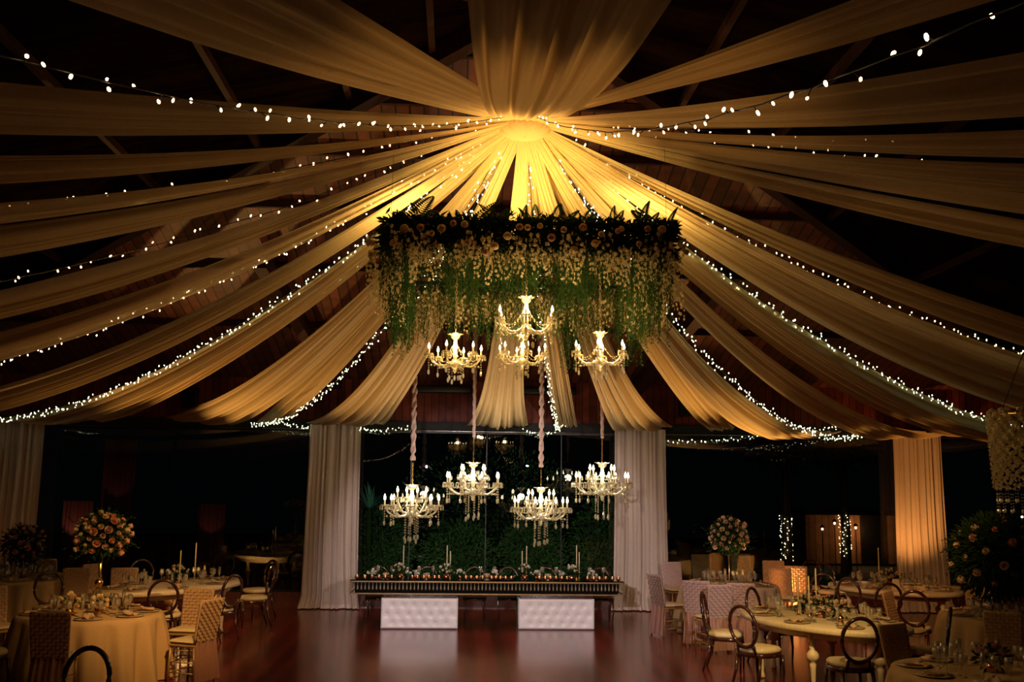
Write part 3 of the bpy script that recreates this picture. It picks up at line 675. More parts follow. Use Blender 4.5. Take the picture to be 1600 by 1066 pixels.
for k in range(46):
    x, y, n_ = perim(R.choice((R.uniform(0, .29), R.uniform(0, .29), R.random()))); link('fern_frond', FN[k % 3], ff, (x, y, .0), (R.uniform(-.5, .3), R.uniform(-.5, .5), R.uniform(-1.2, 1.2)), R.uniform(.55, 1.0)*(1.25 if k % 4 == 0 else .9))
# the round blossom curtain at the right edge
rc = at(1625, 650, Y=9.4); hc = thing('hanging_blossom_ring', 'round ring hung with a cream blossom fringe and crystals, cut by the right edge', 'flower installation', rc)
MB().tube([(.42*cos(a), .42*sin(a), 0) for a in [2*pi*i/32 for i in range(32)]], .03, 8, False, True).build('ring', GOLD, hc)
MB().tube([(0, 0, .9), (0, 0, 2.4)], .006, 5).build('suspension_wire', BLACKM, hc)
for k in range(3): MB().tube([(.42*cos(2.1*k), .42*sin(2.1*k), 0), (0, 0, .9)], .004, 5).build('suspension_wire', BLACKM, hc)
top = MB(); n = 0
for k in range(240):
    a = R.uniform(0, 6.28); top.ball((.42*cos(a)+R.uniform(-.05, .05), .42*sin(a)+R.uniform(-.05, .05), R.uniform(-.03, .06)), .022, 5, 4)
q = top.build('blossom_rim', BLOS, hc); q['kind'] = 'stuff'
FB = blossom_strand(.62, 77); FB2 = blossom_strand(.72, 78)
cm = MB()
for q in range(5): cm.ball((0, 0, -.03*q), .007, 5, 4)
cm.ball((0, 0, -.16), .015, 6, 4, (.8, .8, 1.6)); cm = cm.mesh('crystal_drop', CRYST, False)
for k in range(46):
    a = 2*pi*k/46; p_ = (.42*cos(a), .42*sin(a), 0); link('blossom_strand', (FB, FB2)[k % 2], hc, p_, (0, 0, k), (1.35, 1.35, 1)); link('crystal_drop', cm, hc, (p_[0], p_[1], -.66 if k % 2 == 0 else -.76))
# ------------------------------------------------------------------ head table
ht = thing('head_table', 'long mirrored head table edged with crystal drops on two white tufted bases', 'table', (.52, 17.5, 0))
tw_, td = 4.56, 1.0
MB().box((0, 0, .785), (tw_, td, .02)).build('mirror_top', MIRROR, ht, False)
f_ = MB()
for z in (.57, .765):
    for y in (-td/2, td/2): f_.box((0, y, z), (tw_, .025, .022))
    for x in (-tw_/2, tw_/2): f_.box((x, 0, z), (.025, td, .022))
for x in (-tw_/2, tw_/2):
    for y in (-td/2, td/2): f_.box((x, y, .667), (.025, .025, .21))
f_.build('gold_edge_frame', pbr('aged_gold_frame', (.22, .14, .06), .3, .8), ht, False)
MB().box((0, 0, .565), (tw_-.06, td-.06, .015)).build('lower_shelf', MIRROR, ht, False)
MB().box((0, 0, .67), (tw_-.14, td-.2, .18)).build('dark_apron', pbr('black_velvet', (.008, .006, .005), .95, spec=.1), ht, False)
cd_ = MB(); cd_.ball((0, 0, .045), .009, 6, 4); cd_.lathe([(.002, .036), (.008, .012), (.0155, -.03), (.012, -.052), (.002, -.062)], 7); cdm = cd_.mesh('crystal_drop', CRYST, False)
for k in range(72): link('crystal_drop', cdm, ht, (-tw_/2+.06+k*(tw_-.12)/71, -td/2+.01, .69), (0, 0, k))
for k in range(12): link('crystal_drop', cdm, ht, (tw_/2-.01 if k % 2 else -tw_/2+.01, -td/2+.08+k*.07, .69))
W_, H_ = 1.27, .49
def tuft(u, v):
    x = (u-.5)*W_; z = v*H_+.012; dep = 0
    for r_ in range(3):
        zz = (.22, .5, .80)[r_]*H_; n = 7 if r_ == 1 else 6
        for k in range(n):
            xx = (k-(n-1)/2)*.178+(.0 if r_ == 1 else 0); d2 = ((x-xx)**2+((z-zz))**2); dep += .045*exp(-sqrt(d2)/.035)
    ed = min(1, min(u, 1-u)*W_/.035); ez = min(1, min(v, 1-v)*H_/.03)
    return (x, -.028*sqrt(max(0, 1-(1-ed)**2))*sqrt(max(0, 1-(1-ez)**2))-.02+dep*.75, z)
BTN = MB().ball((0, 0, 0), .011, 8, 5, (1, .5, 1)).mesh('tuft_button', pbr('grey_button', (.55, .53, .54), .4))
for sx, xc in ((-1, -.605-.52), (1, 1.67-.52)):
    b_ = MB().grid(tuft, 126, 56); b_.box((0, .36, H_/2+.006), (W_-.02, .74, H_)); o = b_.build('tufted_base', TUFT, ht, loc=(xc, -.47, 0))
    for r_ in range(3):
        n = 7 if r_ == 1 else 6
        for k in range(n): link('tuft_button', BTN, o, ((k-(n-1)/2)*.178, -.018, (.22, .5, .80)[r_]*H_+.012))
    MB().box((xc, -.1, .53), (1.22, .74, .06)).build('plinth', DARKW, ht, False)
# ------------------------------------------------------------------ small table wares (one of each)
def cyl(prof, n=12): return MB().lathe(prof, n)
glass_me = cyl([(.001, 0), (.034, .001), (.03, .004), (.005, .012), (.004, .085), (.012, .095), (.032, .12), (.037, .15), (.033, .195), (.031, .195), (.034, .15), (.028, .122), (.001, .098)], 10).mesh('wine_glass', GLASS)
flute_me = cyl([(.001, 0), (.030, .001), (.026, .004), (.004, .012), (.004, .09), (.016, .11), (.022, .15), (.021, .225), (.019, .225), (.020, .15), (.001, .1)], 10).mesh('champagne_flute', GLASS)
plate_me = cyl([(.001, 0), (.09, .001), (.155, .012), (.158, .016), (.10, .008), (.001, .006)], 24).mesh('dinner_plate', PLATE)
def napkin():
    b_ = MB(); b_.grid(lambda u, v: ((u-.5)*.16*(1-.4*v), (v-.5)*.17, .022+.018*sin(u*pi*3)*(1-v)+.035*v*v), 12, 8); b_.grid(lambda u, v: ((u-.5)*.16*(1-.4*v), (v-.5)*.17, .002), 2, 2); b_.ball((0, .06, .045), .02, 8, 5)
    return b_.mesh('napkin', NAPK)
napk_me = napkin()
vot_me = cyl([(.001, 0), (.022, 0), (.032, .018), (.034, .04), (.026, .062), (.022, .062), (.028, .04), (.001, .01)], 12).mesh('votive_holder', COPPER)
FLAME = emit('candle_flame', (1, .50, .2), 7); FLAME.cycles.emission_sampling = 'NONE'
flame_me = MB().ball((0, 0, .052), .008, 6, 5, (1, 1, 1.6)).mesh('flame', FLAME)
def taper(label, loc, h, hold=.10, group=None):
    t = thing('taper_candle', label, 'candle', loc, group=group)
    MB().lathe([(.035, 0), (.03, .006), (.007, .014), (.006, hold-.02), (.013, hold-.01), (.014, hold+.012)], 10).build('candlestick', GOLD, t)
    MB().lathe([(.011, hold), (.009, hold+h-.01), (.002, hold+h)], 8).build('candle', WAX, t); return t
def posy(label, loc, rad, pot, n, mats, group, seed, leafn=90, tall=0.):
    r_ = random.Random(seed); t = thing('flower_posy', label, 'flower arrangement', loc, group=group)
    MB().lathe([(.001, 0), (pot*.85, 0), (pot, pot*.6), (pot*.95, pot*1.5), (pot*.8, pot*1.5), (pot*.8, pot*.4)], 14).build('pot', COPPER, t)
    z0 = pot*1.5+rad*.35+tall
    for k in range(n):
        e = r_.uniform(-.1, 1.4); a = k*2.4+r_.random(); d = Vector((cos(a)*cos(e), sin(a)*cos(e), sin(e)))
        link('rose', mats[k % len(mats)], t, Vector((0, 0, z0))+d*rad*r_.uniform(.7, 1), d.to_track_quat('Z', 'Y').to_euler(), r_.uniform(.75, 1.1))
    b_ = MB()
    for k in range(leafn):
        d = Vector((r_.gauss(0, 1), r_.gauss(0, 1), r_.gauss(0, .7)+.2)).normalized(); b_.leaf(Vector((0, 0, z0))+d*rad*r_.uniform(.2, .9), d, rad*.5, .028)
    b_.build('leaves', LEAFD, t, False); return t
ZT = .797
def htp(px, y=17.2): return Vector((at(px, 905, Y=y).x, y, ZT))
ROSEW = cloth('white_rose_petal', (.88, .84, .72), .35)
RS = [rose(.03, ROSEC), rose(.036, ROSEW), rose(.032, ROSEW)]
for k, (px, lab) in enumerate(((625, 'flower posy in copper pot at the left end of head table'), (697, 'flower posy in copper pot left of head table centre'), (820, 'flower posy in copper pot right of head table centre'), (893, 'flower posy in copper pot toward right end of head table'))):
    posy('white '+lab, htp(px, 17.16), .125, .055, 16, RS, 'posies along the head table', k)
for k, (px, lab) in enumerate(((581, 'leftmost'), (648, 'just right of the left end posy'), (719, 'right of the second posy'), (773, 'at head table centre'), (838, 'right of the third posy'), (876, 'left of the fourth posy'), (925, 'rightmost'))):
    posy('small white flower bunch on head table, '+lab, htp(px, 17.35), .065, .03, 9, RS[1:], 'small flower bunches on the head table', 20+k, 30)
for k, (px, py, y, lab) in enumerate(((631, 852, 17.4, 'leftmost'), (631, 862, 17.55, 'beside the leftmost'), (699, 852, 17.46, 'taller one of second pair'), (704, 861, 17.38, 'shorter one of second pair'), (816, 861, 17.48, 'shorter one of third pair'), (823, 853, 17.38, 'taller one of third pair'), (901, 852, 17.38, 'taller one of fourth pair'), (905, 863, 17.5, 'shorter one of fourth pair'))):
    q = at(px, py, Y=y); taper('tall ivory taper candle on the head table, '+lab, (q.x, y, ZT), q.z-ZT-.1, .10, 'taper candles on the head table')
VX = (558, 570, 581, 592, 602, 612, 644, 652, 662, 670, 679, 686, 728, 736, 745, 754, 768, 775, 782, 790, 799, 843, 852, 860, 869, 878, 886, 918, 928, 937, 947, 957, 966)
VG = (('left of the first flower posy', 540, 625), ('between first and second posies', 625, 700), ('just right of the second posy', 700, 760), ('in the middle of table', 760, 820), ('between third and fourth posies', 820, 893), ('at right end', 893, 990))
def vlabel(px):
    for wd, a, c in VG:
        g = [x for x in VX if a <= x < c]
        if px in g: return 'rose-copper votive, '+('leftmost', 'second', 'third', 'fourth', 'fifth', 'sixth')[g.index(px)]+' from the left in its group '*0+' of the head table group '+wd
vc = 0
for px in (558, 570, 581, 592, 602, 612, 644, 652, 662, 670, 679, 686, 728, 736, 745, 754, 768, 775, 782, 790, 799, 843, 852, 860, 869, 878, 886, 918, 928, 937, 947, 957, 966):
    vc += 1; lab = vlabel(px)
    t = thing('votive_candle', lab, 'candle', (at(px, 905, Y=17.08).x, 17.08+R.uniform(-.01, .03), ZT), group='copper votives along the head table')
    link('holder', vot_me, t); link('flame', flame_me, t)
PW = ('leftmost', 'second from left', 'middle', 'second from right', 'rightmost')
for k, px in enumerate((600, 665, 762, 860, 935)):
    for dx in (-.12, .12):
        o = link('wine_glass', glass_me, None, (htp(px).x+dx, 17.42, ZT)); tag(o, ('left' if dx < 0 else 'right')+' wine glass of the '+PW[k]+' pair on the head table', 'glass', 'glasses on the head table')
    o = link('gold_napkin', napk_me, None, (htp(px).x, 17.6, ZT)); tag(o, 'folded gold napkin at back of the head table, '+PW[k], 'napkin', 'napkins on the head table')
# ------------------------------------------------------------------ chairs
def oval_chair():
    t = thing('oval_back_chair', 'x', 'chair')
    b_ = MB()
    def seat(r_, z): return [(x*r_, y*r_, z) for x, y in [(.235*math.copysign(abs(cos(a))**.7, cos(a)), .225*math.copysign(abs(sin(a))**.7, sin(a))) for a in [2*pi*i/24 for i in range(24)]]]
    b_.rings([seat(.93, .43), seat(1.0, .445), seat(1.02, .47), seat(.93, .495), seat(.5, .508)], True, True).build('seat_cushion', CUSH, t)
    MB().rings([seat(1.0, .385), seat(1.03, .395), seat(1.03, .43), seat(.95, .435)], True, True).build('seat_rail', DARKW, t)
    for sx in (-1, 1):
        MB().tube([(sx*.19, .19, .40), (sx*.20, .205, .2), (sx*.185, .20, 0)], [.024, .017, .011], 8).build('leg', DARKW, t)
        MB().tube([(sx*.17, -.18, .40), (sx*.18, -.21, .2), (sx*.19, -.28, 0)], [.024, .018, .013], 8).build('leg', DARKW, t)
    bk = MB(); P = [(.20*cos(a), -.235-.07*(.5+.5*sin(a)), .735+.235*sin(a)) for a in [2*pi*i/36 for i in range(36)]]
    bk.tube(P, .022, 8, False, True)
    for sx in (-1, 1): bk.tube([(sx*.13, -.20, .41), (sx*.12, -.225, .50), (sx*.105, -.24, .55)], .018, 7)
    bk.build('oval_back', DARKW, t)
    return t
def weave_chair(wm, sm, skirt=True):
    t = thing('woven_cover_chair', 'x', 'chair')
    MB().rbox((0, 0, .475), (.40, .40, .05), .06).build('seat_cushion', CUSH, t)
    MB().rbox((0, 0, .435), (.40, .40, .03), .03).build('seat_frame', GOLDW, t)
    for sx in (-1, 1):
        MB().tube([(sx*.17, .17, .43), (sx*.175, .175, 0)], .014, 8).build('leg', GOLDW, t)
        MB().tube([(sx*.17, -.17, .43), (sx*.18, -.21, 0)], .014, 8).build('leg', GOLDW, t)
        MB().tube([(sx*.17, -.18, .44), (sx*.18, -.22, .7), (sx*.185, -.26, .93)], .013, 8).build('back_post', GOLDW, t)
    st = MB()
    for z in (.12, .24):
        for q in ((-1, 1, 1, 1), (-1, -1, 1, -1), (-1, -1, -1, 1), (1, -1, 1, 1)): st.tube([(q[0]*.17, q[1]*.18, z), (q[2]*.17, q[3]*.18, z)], .008, 6)
    st.build('stretcher', GOLDW, t)
    cv = MB()
    nu, nv = 9, 12                                   # woven ribbons over the back, front and rear face
    def pos(u, v, side): 
        z = .48+.47*v; return Vector(((u-.5)*(.36+.04*v), -.185-.085*(v)**1.1+side*.022, z))
    for side in (-1, 1):
        for i in range(nu):
            for j in range(nv):
                o = 1 if (i+j) % 2 else -1
                def f(a, b2, i=i, j=j, o=o, side=side):
                    if o > 0: bulge = sin(pi*a); return pos((i+.02+a*.96)/nu, (j+.12+b2*.76)/nv, side)+Vector((0, side*.012*bulge, 0))
                    bulge = sin(pi*b2); return pos((i+.12+a*.76)/nu, (j+.02+b2*.96)/nv, side)+Vector((0, side*.012*bulge, 0))
                cv.grid(f, 2, 2)
    cv.tube([pos(0, v/8, 0) for v in range(9)], .014, 6); cv.tube([pos(1, v/8, 0) for v in range(9)], .014, 6); cv.tube([pos(u/6, 1, 0) for u in range(7)], .018, 6)
    cv.grid(lambda a, b2: pos(a, b2, 0), 6, 6)
    cv.build('woven_back_cover', wm, t)
    if skirt:
        r_ = 5
        def f(v, u):
            z = .50-.47*v; x = (u-.5)*(.37+.05*v); y = -.20-.05*v+.022*(.3+v)*sin(u*38)+.01*sin(u*17+1); return (x, y, z)
        MB().grid(f, 8, 60).build('chiffon_skirt', sm, t)
    return t
oc = oval_chair(); wc = weave_chair(WEAVE, SKIRT); wp = weave_chair(WEAVEP, SKIRTP); used = set()
def face(pos, target): d = Vector(target)-Vector(pos); return math.atan2(d.y, d.x)-pi/2
ROUND, OVAL = [], []
def clear(p):
    p = Vector((p.x, p.y, 0))
    for _ in range(6):
     for o_ in PLACED:
        d = p-o_
        if d.length < .56: p = o_+d.normalized()*.56
     for c, r_ in ROUND:
        d = p-Vector((c.x, c.y, 0)); m_ = r_+.42
        if d.length < m_: p = Vector((c.x, c.y, 0))+d.normalized()*m_
     for c, a, b_, ro in OVAL:
        d = p-Vector((c.x, c.y, 0)); d.rotate(Matrix.Rotation(-ro, 3, 'Z')); q = sqrt((d.x/(a+.20))**2+(d.y/(b_+.20))**2)
        if q < 1: d /= q; d.rotate(Matrix.Rotation(ro, 3, 'Z')); p = Vector((c.x, c.y, 0))+d
    PLACED.append(p.copy()); return p
PLACED = []
def chair(kind, px, py, target, label, group, turn=0, z=.47):
    p = clear(at(px, py, Z=z)); rz = face(p.to_2d().to_3d(), (target[0], target[1], 0))+radians(turn); src = {'o': oc, 'w': wc, 'p': wp}[kind]
    if kind not in used:
        used.add(kind); src.location = (p.x, p.y, 0); src.rotation_euler = (0, 0, rz); src['label'] = label; src['group'] = group; return src
    return dup(src, (p.x, p.y, 0), rz, label, group)
# ------------------------------------------------------------------ tables
def ell(a, b_, z, n=64, rot=0, cx=0, cy=0): return [(cx+a*cos(t)*cos(rot)-b_*sin(t)*sin(rot), cy+a*cos(t)*sin(rot)+b_*sin(t)*cos(rot), z) for t in [2*pi*i/n for i in range(n)]]
def wood_table(c, a, b_, rot, label, legs=6):
    t = thing('oval_wooden_table', label, 'table', (c[0], c[1], 0), rot, 'cream wooden oval tables')
    MB().rings([ell(a-.03, b_-.03, .70), ell(a-.01, b_-.01, .705), ell(a, b_, .715), ell(a, b_, .76), ell(a-.012, b_-.012, .77), ell(a*.5, b_*.5, .77)], True, True).build('tabletop', WHITEW, t)
    MB().rings([ell(a*.82, b_*.82, .62, 48), ell(a*.82, b_*.82, .70, 48)], True, True).build('apron', WHITEW, t)
    pr = [(.028, 0), (.04, .02), (.03, .05), (.022, .09), (.034, .28), (.04, .33), (.028, .35), (.055, .37), (.072, .40), (.072, .44), (.052, .47), (.03, .49), (.042, .53), (.03, .56), (.045, .60), (.05, .63), (.05, .70)]
    lm = MB().lathe(pr, 14).mesh('leg', WHITEW)
    for k in range(legs): an = 2*pi*(k+.5)/legs; link('leg', lm, t, (a*.78*cos(an), b_*.78*sin(an), 0))
    return t
def cloth_table(c, r_, label, mat, seed, short=''):
    t = thing('round_table', label.replace('tablecloth on', 'covered'), 'table', (c[0], c[1], 0))
    t['label'] = 'round table under the '+label.split(' on ')[0]+', '+short
    MB().lathe([(r_-.03, .735), (r_-.02, .74), (r_-.02, .76), (.01, .76)], 48).build('tabletop', GOLDW, t); MB().lathe([(.3, 0), (.28, .03), (.05, .06), (.05, .70), (.25, .735)], 16).build('pedestal', GOLDW, t)
    rr = random.Random(seed); ph = rr.uniform(0, 6)
    def f(v, u):
        a = 2*pi*u
        if v < .35: q = v/.35; return (r_*q*cos(a), r_*q*sin(a), .765)
        q = (v-.35)/.65; fl = .10*q+(.075*sin(a*15+ph)+.03*sin(a*29+2*ph))*q**.7; z = .765-.755*q-.01*(1-q)
        return ((r_+.006+fl)*cos(a), (r_+.006+fl)*sin(a), z)
    o = MB().grid(f, 26, 220).build('tablecloth', mat, loc=(c[0], c[1], 0)); tag(o, label, 'tablecloth'); return t
SECT = ('right', 'far-right', 'far', 'far-left', 'left', 'near-left', 'near', 'near-right')
def setting(c, z, a, b_, rot, n, tn, ph=0, fr_=.76):
    n = 8
    for k in range(n):
        an = ph+2*pi*k/n; wh = 'at the '+SECT[round((an+rot)/(pi/4)) % 8]+' place of '+tn; d = Vector((cos(an)*a*fr_, sin(an)*b_*fr_, 0)); d.rotate(Matrix.Rotation(rot, 3, 'Z')); p_ = Vector((c[0], c[1], z))+d
        dirv = -d.normalized(); rz = math.atan2(dirv.y, dirv.x)-pi/2; sd = Vector((-dirv.y, dirv.x, 0))
        tag(link('dinner_plate', plate_me, None, p_), 'flat plate '+wh, 'plate', 'plates on the '+tn)
        tag(link('napkin', napk_me, None, p_+Vector((0, 0, .009)), (0, 0, rz)), 'folded napkin on plate '+wh, 'napkin', 'napkins on the '+tn)
        for j, (f1, s1, me, nm, lb) in enumerate(((.20, -.12, glass_me, 'wine_glass', 'outer wine glass '), (.235, -.03, glass_me, 'wine_glass', 'inner wine glass '), (.20, .07, flute_me, 'champagne_flute', 'champagne flute '))):
            q = p_+dirv*f1+sd*(s1+R.uniform(-.01, .01))
            tag(link(nm, me, None, q), lb+wh, 'glass', ('wine glasses' if me is glass_me else 'flutes')+' on the '+tn)
def tall_flowers(label, c, z, py_c, h_ball, rad, style, n=70, mats=None, seed=1):
    r_ = random.Random(seed); t = thing('tall_flower_centrepiece', label, 'flower arrangement', (c[0], c[1], z))
    h = h_ball-z
    if style == 'wire':
        st = MB()
        for k in range(8): a = 2*pi*k/8; st.tube([(.13*cos(a), .13*sin(a), 0), (.012*cos(a), .012*sin(a), h*.42)], .004, 5)
        st.tube([(.13*cos(a), .13*sin(a), .003) for a in [2*pi*i/24 for i in range(24)]], .005, 5, False, True)
        st.lathe([(.01, h*.5), (.012, h*.55), (.03, h*.95), (.001, h*.95)], 10); st.build('gold_wire_stand', GOLD, t); MB().ball((0, 0, h*.46), .05, 14, 9).build('gold_sphere', GOLD, t)
    elif style == 'trumpet': MB().lathe([(.10, 0), (.09, .015), (.02, .04), (.018, h*.6), (.05, h*.9), (.08, h), (.001, h)], 14).build('vase', pbr('dark_vase', (.03, .02, .015), .2, .5), t)
    else: MB().lathe([(.11, 0), (.10, .012), (.014, .03), (.012, h*.55), (.02, h*.8), (.05, h), (.001, h)], 14).build('gold_stand', GOLD, t)
    mats = mats or RP
    for k in range(n):
        y = 1-1.75*(k+.5)/n; a = k*2.39996; rr_ = sqrt(max(0, 1-y*y)); d = Vector((rr_*cos(a), rr_*sin(a), y)); rd = rad*r_.uniform(.86, 1.12)
        link('rose', mats[r_.randrange(len(mats))], t, Vector((0, 0, h+rad*.55))+Vector((d.x*rd, d.y*rd, d.z*rd*.9)), d.to_track_quat('Z', 'Y').to_euler(), r_.uniform(.75, 1.3)*(1 if rad < .4 else 1.15))
    b_ = MB()
    for k in range(int(1500*max(1, (rad/.3)**2))):
        d = Vector((r_.gauss(0, 1), r_.gauss(0, 1), r_.gauss(0, 1))).normalized(); b_.leaf(Vector((0, 0, h+rad*.55))+d*rad*r_.uniform(.3, 1.03), d+Vector((r_.uniform(-.5, .5), r_.uniform(-.5, .5), -.3)), rad*.22, .03)
    for k in range(26):
        a = r_.uniform(0, 6.28); e = r_.uniform(-.7, .6); d = Vector((cos(a)*cos(e), sin(a)*cos(e), sin(e))); o = Vector((0, 0, h+rad*.55))+d*rad*.9
        for i in range(6): b_.leaf(o+d*.035*i, d+Vector((r_.uniform(-.9, .9), r_.uniform(-.9, .9), r_.uniform(-.9, .9))), .05, .022)
    q = b_.build('leaves', LEAFD, t, False); return t
c1 = at(142, 958, Z=.77); c3 = at(34, 903, Z=.77); c4_ = at(1140, 913, Z=.77); c7 = at(1572, 962, Z=.77); c8 = at(1550, 1050, Z=.77)
c2 = at(270, 913, Z=.7712); c5 = at(1284, 966, Z=.7712); c6 = at(1396, 917, Z=.7712)
cloth_table(c1, .83, 'golden tablecloth on the front left round table', LINEN, 1, 'front left')
cloth_table(c3, .83, 'dim brown tablecloth on the far left round table', LINEN, 2, 'far left')
cloth_table(c4_, .80, 'cream tablecloth on the round table by the right inner curtain', LINENC, 3, 'by right inner curtain')
cloth_table(c7, .80, 'tan tablecloth on round table under the big dark bouquet', LINEN, 4, 'under the big dark bouquet')
cloth_table(c8, .84, 'dark draped tablecloth on the round table cut by the bottom edge', LINEN, 5, 'bottom right edge')
wood_table(c2, .78, 1.45, radians(-24), 'oval cream wooden table with turned legs at the left')
wood_table(c5, .80, 1.30, radians(18), 'oval cream wooden table with turned legs, front right')
wood_table(c6, .86, 1.15, radians(30), 'oval cream wooden table behind the front right one')
ZC, ZW = .7655, .7705
N1, N3, N4, N7, N8, N2, N5, N6 = 'front left round table', 'far left round table', 'round topiary table', 'round table under big dark bouquet', 'bottom right round table', 'left oval table', 'front right oval table', 'rear right oval table'
setting(c1, ZC, .83, .83, 0, 8, N1, .3); setting(c3, ZC, .83, .83, 0, 7, N3, .2); setting(c4_, ZC, .8, .8, 0, 8, N4, .1); setting(c7, ZC, .8, .8, 0, 8, N7); setting(c8, ZC, .84, .84, 0, 8, N8, .3)
setting(c2, ZW, .78, 1.45, radians(-24), 10, N2, .3); setting(c5, ZW, .80, 1.30, radians(18), 10, N5, .3); setting(c6, ZW, .86, 1.15, radians(30), 9, N6, .1)
# centrepieces
ROUND += [(c1, .83), (c3, .83), (c4_, .80), (c7, .80), (c8, .84)]; OVAL += [(c2, .78, 1.45, radians(-24)), (c5, .80, 1.30, radians(18)), (c6, .86, 1.15, radians(30))]
hb_ = at(156, 828, Y=c1.y)
tall_flowers('tall ball of peach and cream roses on gold wire stand, left', c1+Vector((.03, .12, 0)), ZC, 0, at(156, 858, Y=c1.y).z, .29, 'wire', 78, RP, 3)
tall_flowers('dim rose bouquet on pale stand at the far left edge', c3+Vector((0, 0, 0)), ZC, 0, at(36, 868, Y=c3.y).z, .32, 'stand', 48, [RP[2], RP[1]], 4)
tall_flowers('ball topiary of blush and white roses on gold stand before right windows', c4_, ZC, 0, at(1140, 852, Y=c4_.y).z, .29, 'stand', 64, [RP[0], RP[2], RP[3], RP[2]], 5)
tall_flowers('large dark bouquet with blush roses on black trumpet vase, right edge', c7+Vector((-.12, -.05, 0)), ZC, 0, at(1545, 905, Y=c7.y).z, .52, 'trumpet', 44, [RP[2], RP[0], RP[1]], 6)
posy('low bunch of cream hydrangea on the front left table, near edge', Vector(c1)*1+Vector((-.18, -.2, 0)), .12, .05, 22, RP[:1]+RP[3:], 'low flowers on the dining tables', 40, 40)
posy('low bunch of cream hydrangea beside the gold wire stand', Vector(c1)+Vector((.12, -.1, 0)), .10, .045, 18, RP[:1], 'low flowers on the dining tables', 41, 40)
posy('low white flower arrangement with taper candles on the left oval table', Vector(c2)+Vector((.05, .1, 0)), .16, .05, 22, RS, 'low flowers on the dining tables', 42)
for k, (dx, dy, lab) in enumerate(((-.05, .35, 'far end'), (.02, .05, 'middle'), (.1, -.35, 'near end'))):
    posy('low gold and cream flower arrangement on front right oval table, '+lab, Vector(c5)+Vector((dx, dy, 0)), .13, .05, 18, [RS[0], RS[0], RM[2]], 'low flowers on the dining tables', 50+k)
posy('low cream flower arrangement on the rear right oval table', Vector(c6)+Vector((0, .1, 0)), .16, .05, 20, [RS[0], RM[2]], 'low flowers on the dining tables', 60)
posy('low dark flower arrangement on the bottom right table', Vector(c8), .14, .05, 14, [RM[2]], 'low flowers on the dining tables', 61)
def tp(px, py_top, c, zt, lab, dy=0):
    q = at(px, py_top, Y=c.y+dy); taper('ivory taper candle '+lab, (q.x, c.y+dy, zt), q.z-zt-.1, .1, 'taper candles on the dining tables')
tp(283, 860, c2, ZW, 'on the left oval table, shorter', -.1); tp(307, 848, c2, ZW, 'on the left oval table, taller', .3)
tp(1246, 898, c5, ZW, 'on front right oval table, leftmost', .3); tp(1263, 900, c5, ZW, 'on front right oval table, middle', 0); tp(1274, 888, c5, ZW, 'on front right oval table, tallest', .15)
tp(1372, 856, c6, ZW, 'on the rear right oval table, taller', .2); tp(1405, 869, c6, ZW, 'on the rear right oval table, shorter', .0)
CARD = pbr('cream_card', (.8, .7, .5), .6)
for px, py, c, lab in ((1254, 958, c5, 'front right oval table'), (1400, 922, c6, 'rear right oval table')):
    q = at(px, py, Z=ZW); o = MB().add([(-.06, -.04, .001), (.06, -.04, .001), (.05, 0, .17), (-.05, 0, .17), (-.06, .04, .001), (.06, .04, .001), (-.06, -.037, .001), (.06, -.037, .001), (.05, .003, .17), (-.05, .003, .17), (-.06, .037, .001), (.06, .037, .001)], [(0, 1, 2, 3), (4, 3, 2, 5), (7, 6, 9, 8), (9, 10, 11, 8)]).build('menu_card', CARD, None, False, q)
    tag(o, 'standing folded cream card on the '+lab, 'card')
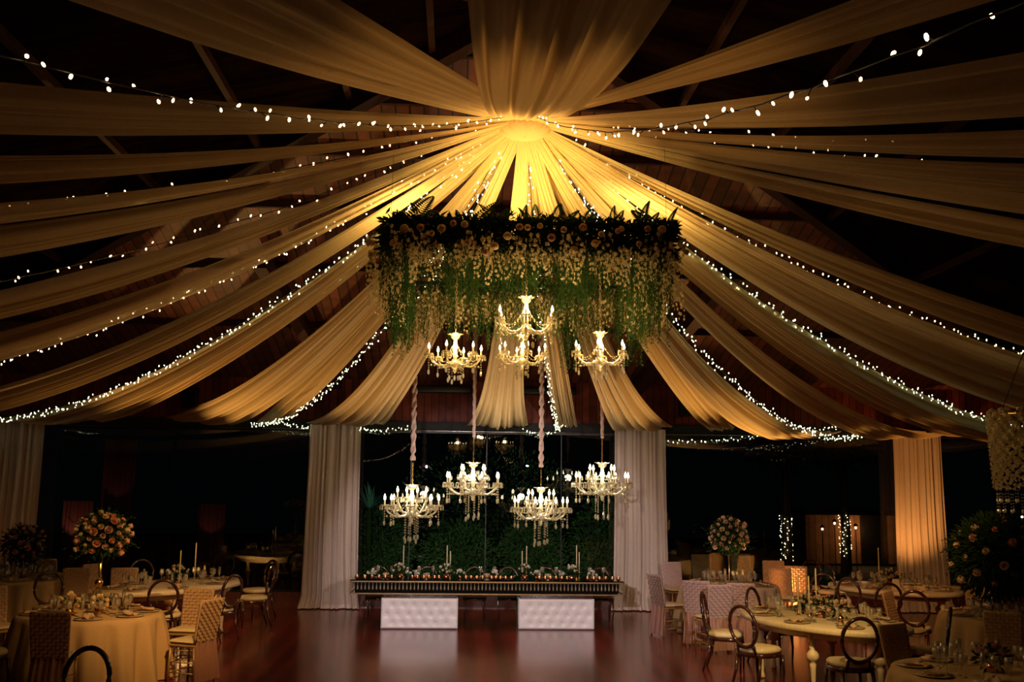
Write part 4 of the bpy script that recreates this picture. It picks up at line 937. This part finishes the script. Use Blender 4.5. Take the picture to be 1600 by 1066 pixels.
# ------------------------------------------------------------------ chairs around the tables
gW, gO = 'chairs with woven backs', 'oval-backed dark chairs'
W = 'woven-backed chair '
O = 'dark oval-backed chair '
for kd, px, py, tg, lab, tn in (
  ('w', 112, 1012, c1, W+'with its back to the viewer at front left table', 0), ('w', 104, 938, c1, W+'on the far side of front left table, left of bouquet', 0),
  ('w', 240, 1000, c1, W+'with long blush skirt at right front of front left table', -20), ('w', 286, 985, c1, W+'seen edge-on, right of front left table, rear one', 40),
  ('w', 206, 940, c1, W+'in red-brown shade behind the right half of front left table', 0), ('w', 84, 915, c3, W+'between the two round left tables', 160),
  ('w', 128, 930, c1, W+'seen edge-on beside the tall rose bouquet', 50), ('w', 52, 885, c3, W+'on far side of the far left table', 0), ('w', 2, 980, c1, W+'dark, cut by the left edge', 0),
  ('p', 1062, 945, (c4_.x, c4_.y), W+'edge-on with pale pink skirt, nearest the right inner curtain', 0), ('p', 1058, 922, (c4_.x, c4_.y), W+'behind the edge-on pink one by right inner curtain', 0),
  ('p', 1092, 957, (c4_.x, c4_.y), W+'with pale pink skirt, back to viewer, left front of topiary table', 10), ('p', 1112, 965, (c4_.x, c4_.y), W+'blush, half hidden left of the lilac one', 40),
  ('p', 1152, 962, (c4_.x, c4_.y), W+'lilac, back to viewer, in front of the topiary table', 0), ('w', 1098, 905, (c4_.x, c4_.y), W+'on far side of topiary table, left of stand', 0),
  ('w', 1157, 903, (c4_.x, c4_.y), W+'on far side of topiary table, right of stand', 0), ('w', 1208, 918, (c4_.x, c4_.y), W+'bright golden, right of the topiary table', 10),
  ('w', 1228, 935, (c4_.x, c4_.y), W+'orange, nearer than the bright golden one', 60), ('w', 1245, 930, (c5.x, c5.y), W+'edge-on behind candles of front right oval table', 0),
  ('w', 1468, 990, c7, W+'bright, seen from the side left of the big dark bouquet table', 0), ('w', 1530, 946, c7, W+'on the far side of the big dark bouquet table', 0),
  ('w', 1572, 1015, c7, W+'dark, back to viewer in front of the big bouquet table', 0), ('w', 1432, 1060, c8, W+'red-brown, left of the bottom right table', 25)):
    chair(kd, px, py, tg, lab, gW, tn)
for px, py, tg, lab, tn in (
  (224, 922, c2, O+'orange-lit, far left side of the left oval table', 0), (262, 952, c2, O+'black against the light, near side of left oval table', 0), (345, 905, c2, O+'faint, at the far end of left oval table', 0),
  (334, 950, (c2.x, c2.y), O+'right side of left oval table, nearest of three', 0), (376, 935, (c2.x, c2.y+.6), O+'right side of left oval table, middle of three', 0), (402, 922, (c2.x, c2.y+1.4), O+'right side of left oval table, furthest of three', 0),
  (78, 950, c1, O+'dark arch at the left rear of front left table', 0), (100, 1125, c1, O+'blurred in the left foreground', 150), (40, 1010, c1, O+'dark, lower left corner with cream seat', 0),
  (1162, 992, c5, O+'left of the front right oval table, rear of two', 20), (1196, 1012, c5, O+'left of front right oval table, front of two', 10), (1222, 985, c5, O+'half hidden behind left end of front right oval table', 40),
  (1322, 1030, c5, O+'at the near end of front right oval table', 10), (1385, 1012, c5, O+'big black arch right of front right oval table', 0),
  (1348, 952, c6, O+'tall arch before the rear right oval table, left', 0), (1378, 962, c6, O+'glossy arch before the rear right oval table, middle', 30), (1306, 950, c5, O+'glossy arch at right rear of front right oval table', 0), (1426, 978, c6, O+'small arch before the rear right oval table, right', 0),
  (1300, 925, c6, O+'reddish, left of the rear right oval table', 0), (1452, 912, c6, O+'at far right end of rear right oval table', 0), (1472, 950, c6, O+'black arch beside the bright woven chair', 0), (1484, 918, c6, O+'slim arch in front of the amber curtain foot', 0), (1278, 918, c6, O+'leftmost reddish one before the agave', 0)):
    chair('o', px, py, tg, lab, gO, tn)
for k, (px, lab) in enumerate(((590, 'leftmost'), (667, 'second from left'), (742, 'third from left'), (795, 'third from right'), (856, 'second from right'), (940, 'rightmost'))):
    p = at(px, 905, Y=18.25); dup(oc, (p.x, 18.25, 0), pi, O+'behind the head table, '+lab, 'oval chairs behind the head table', .92)
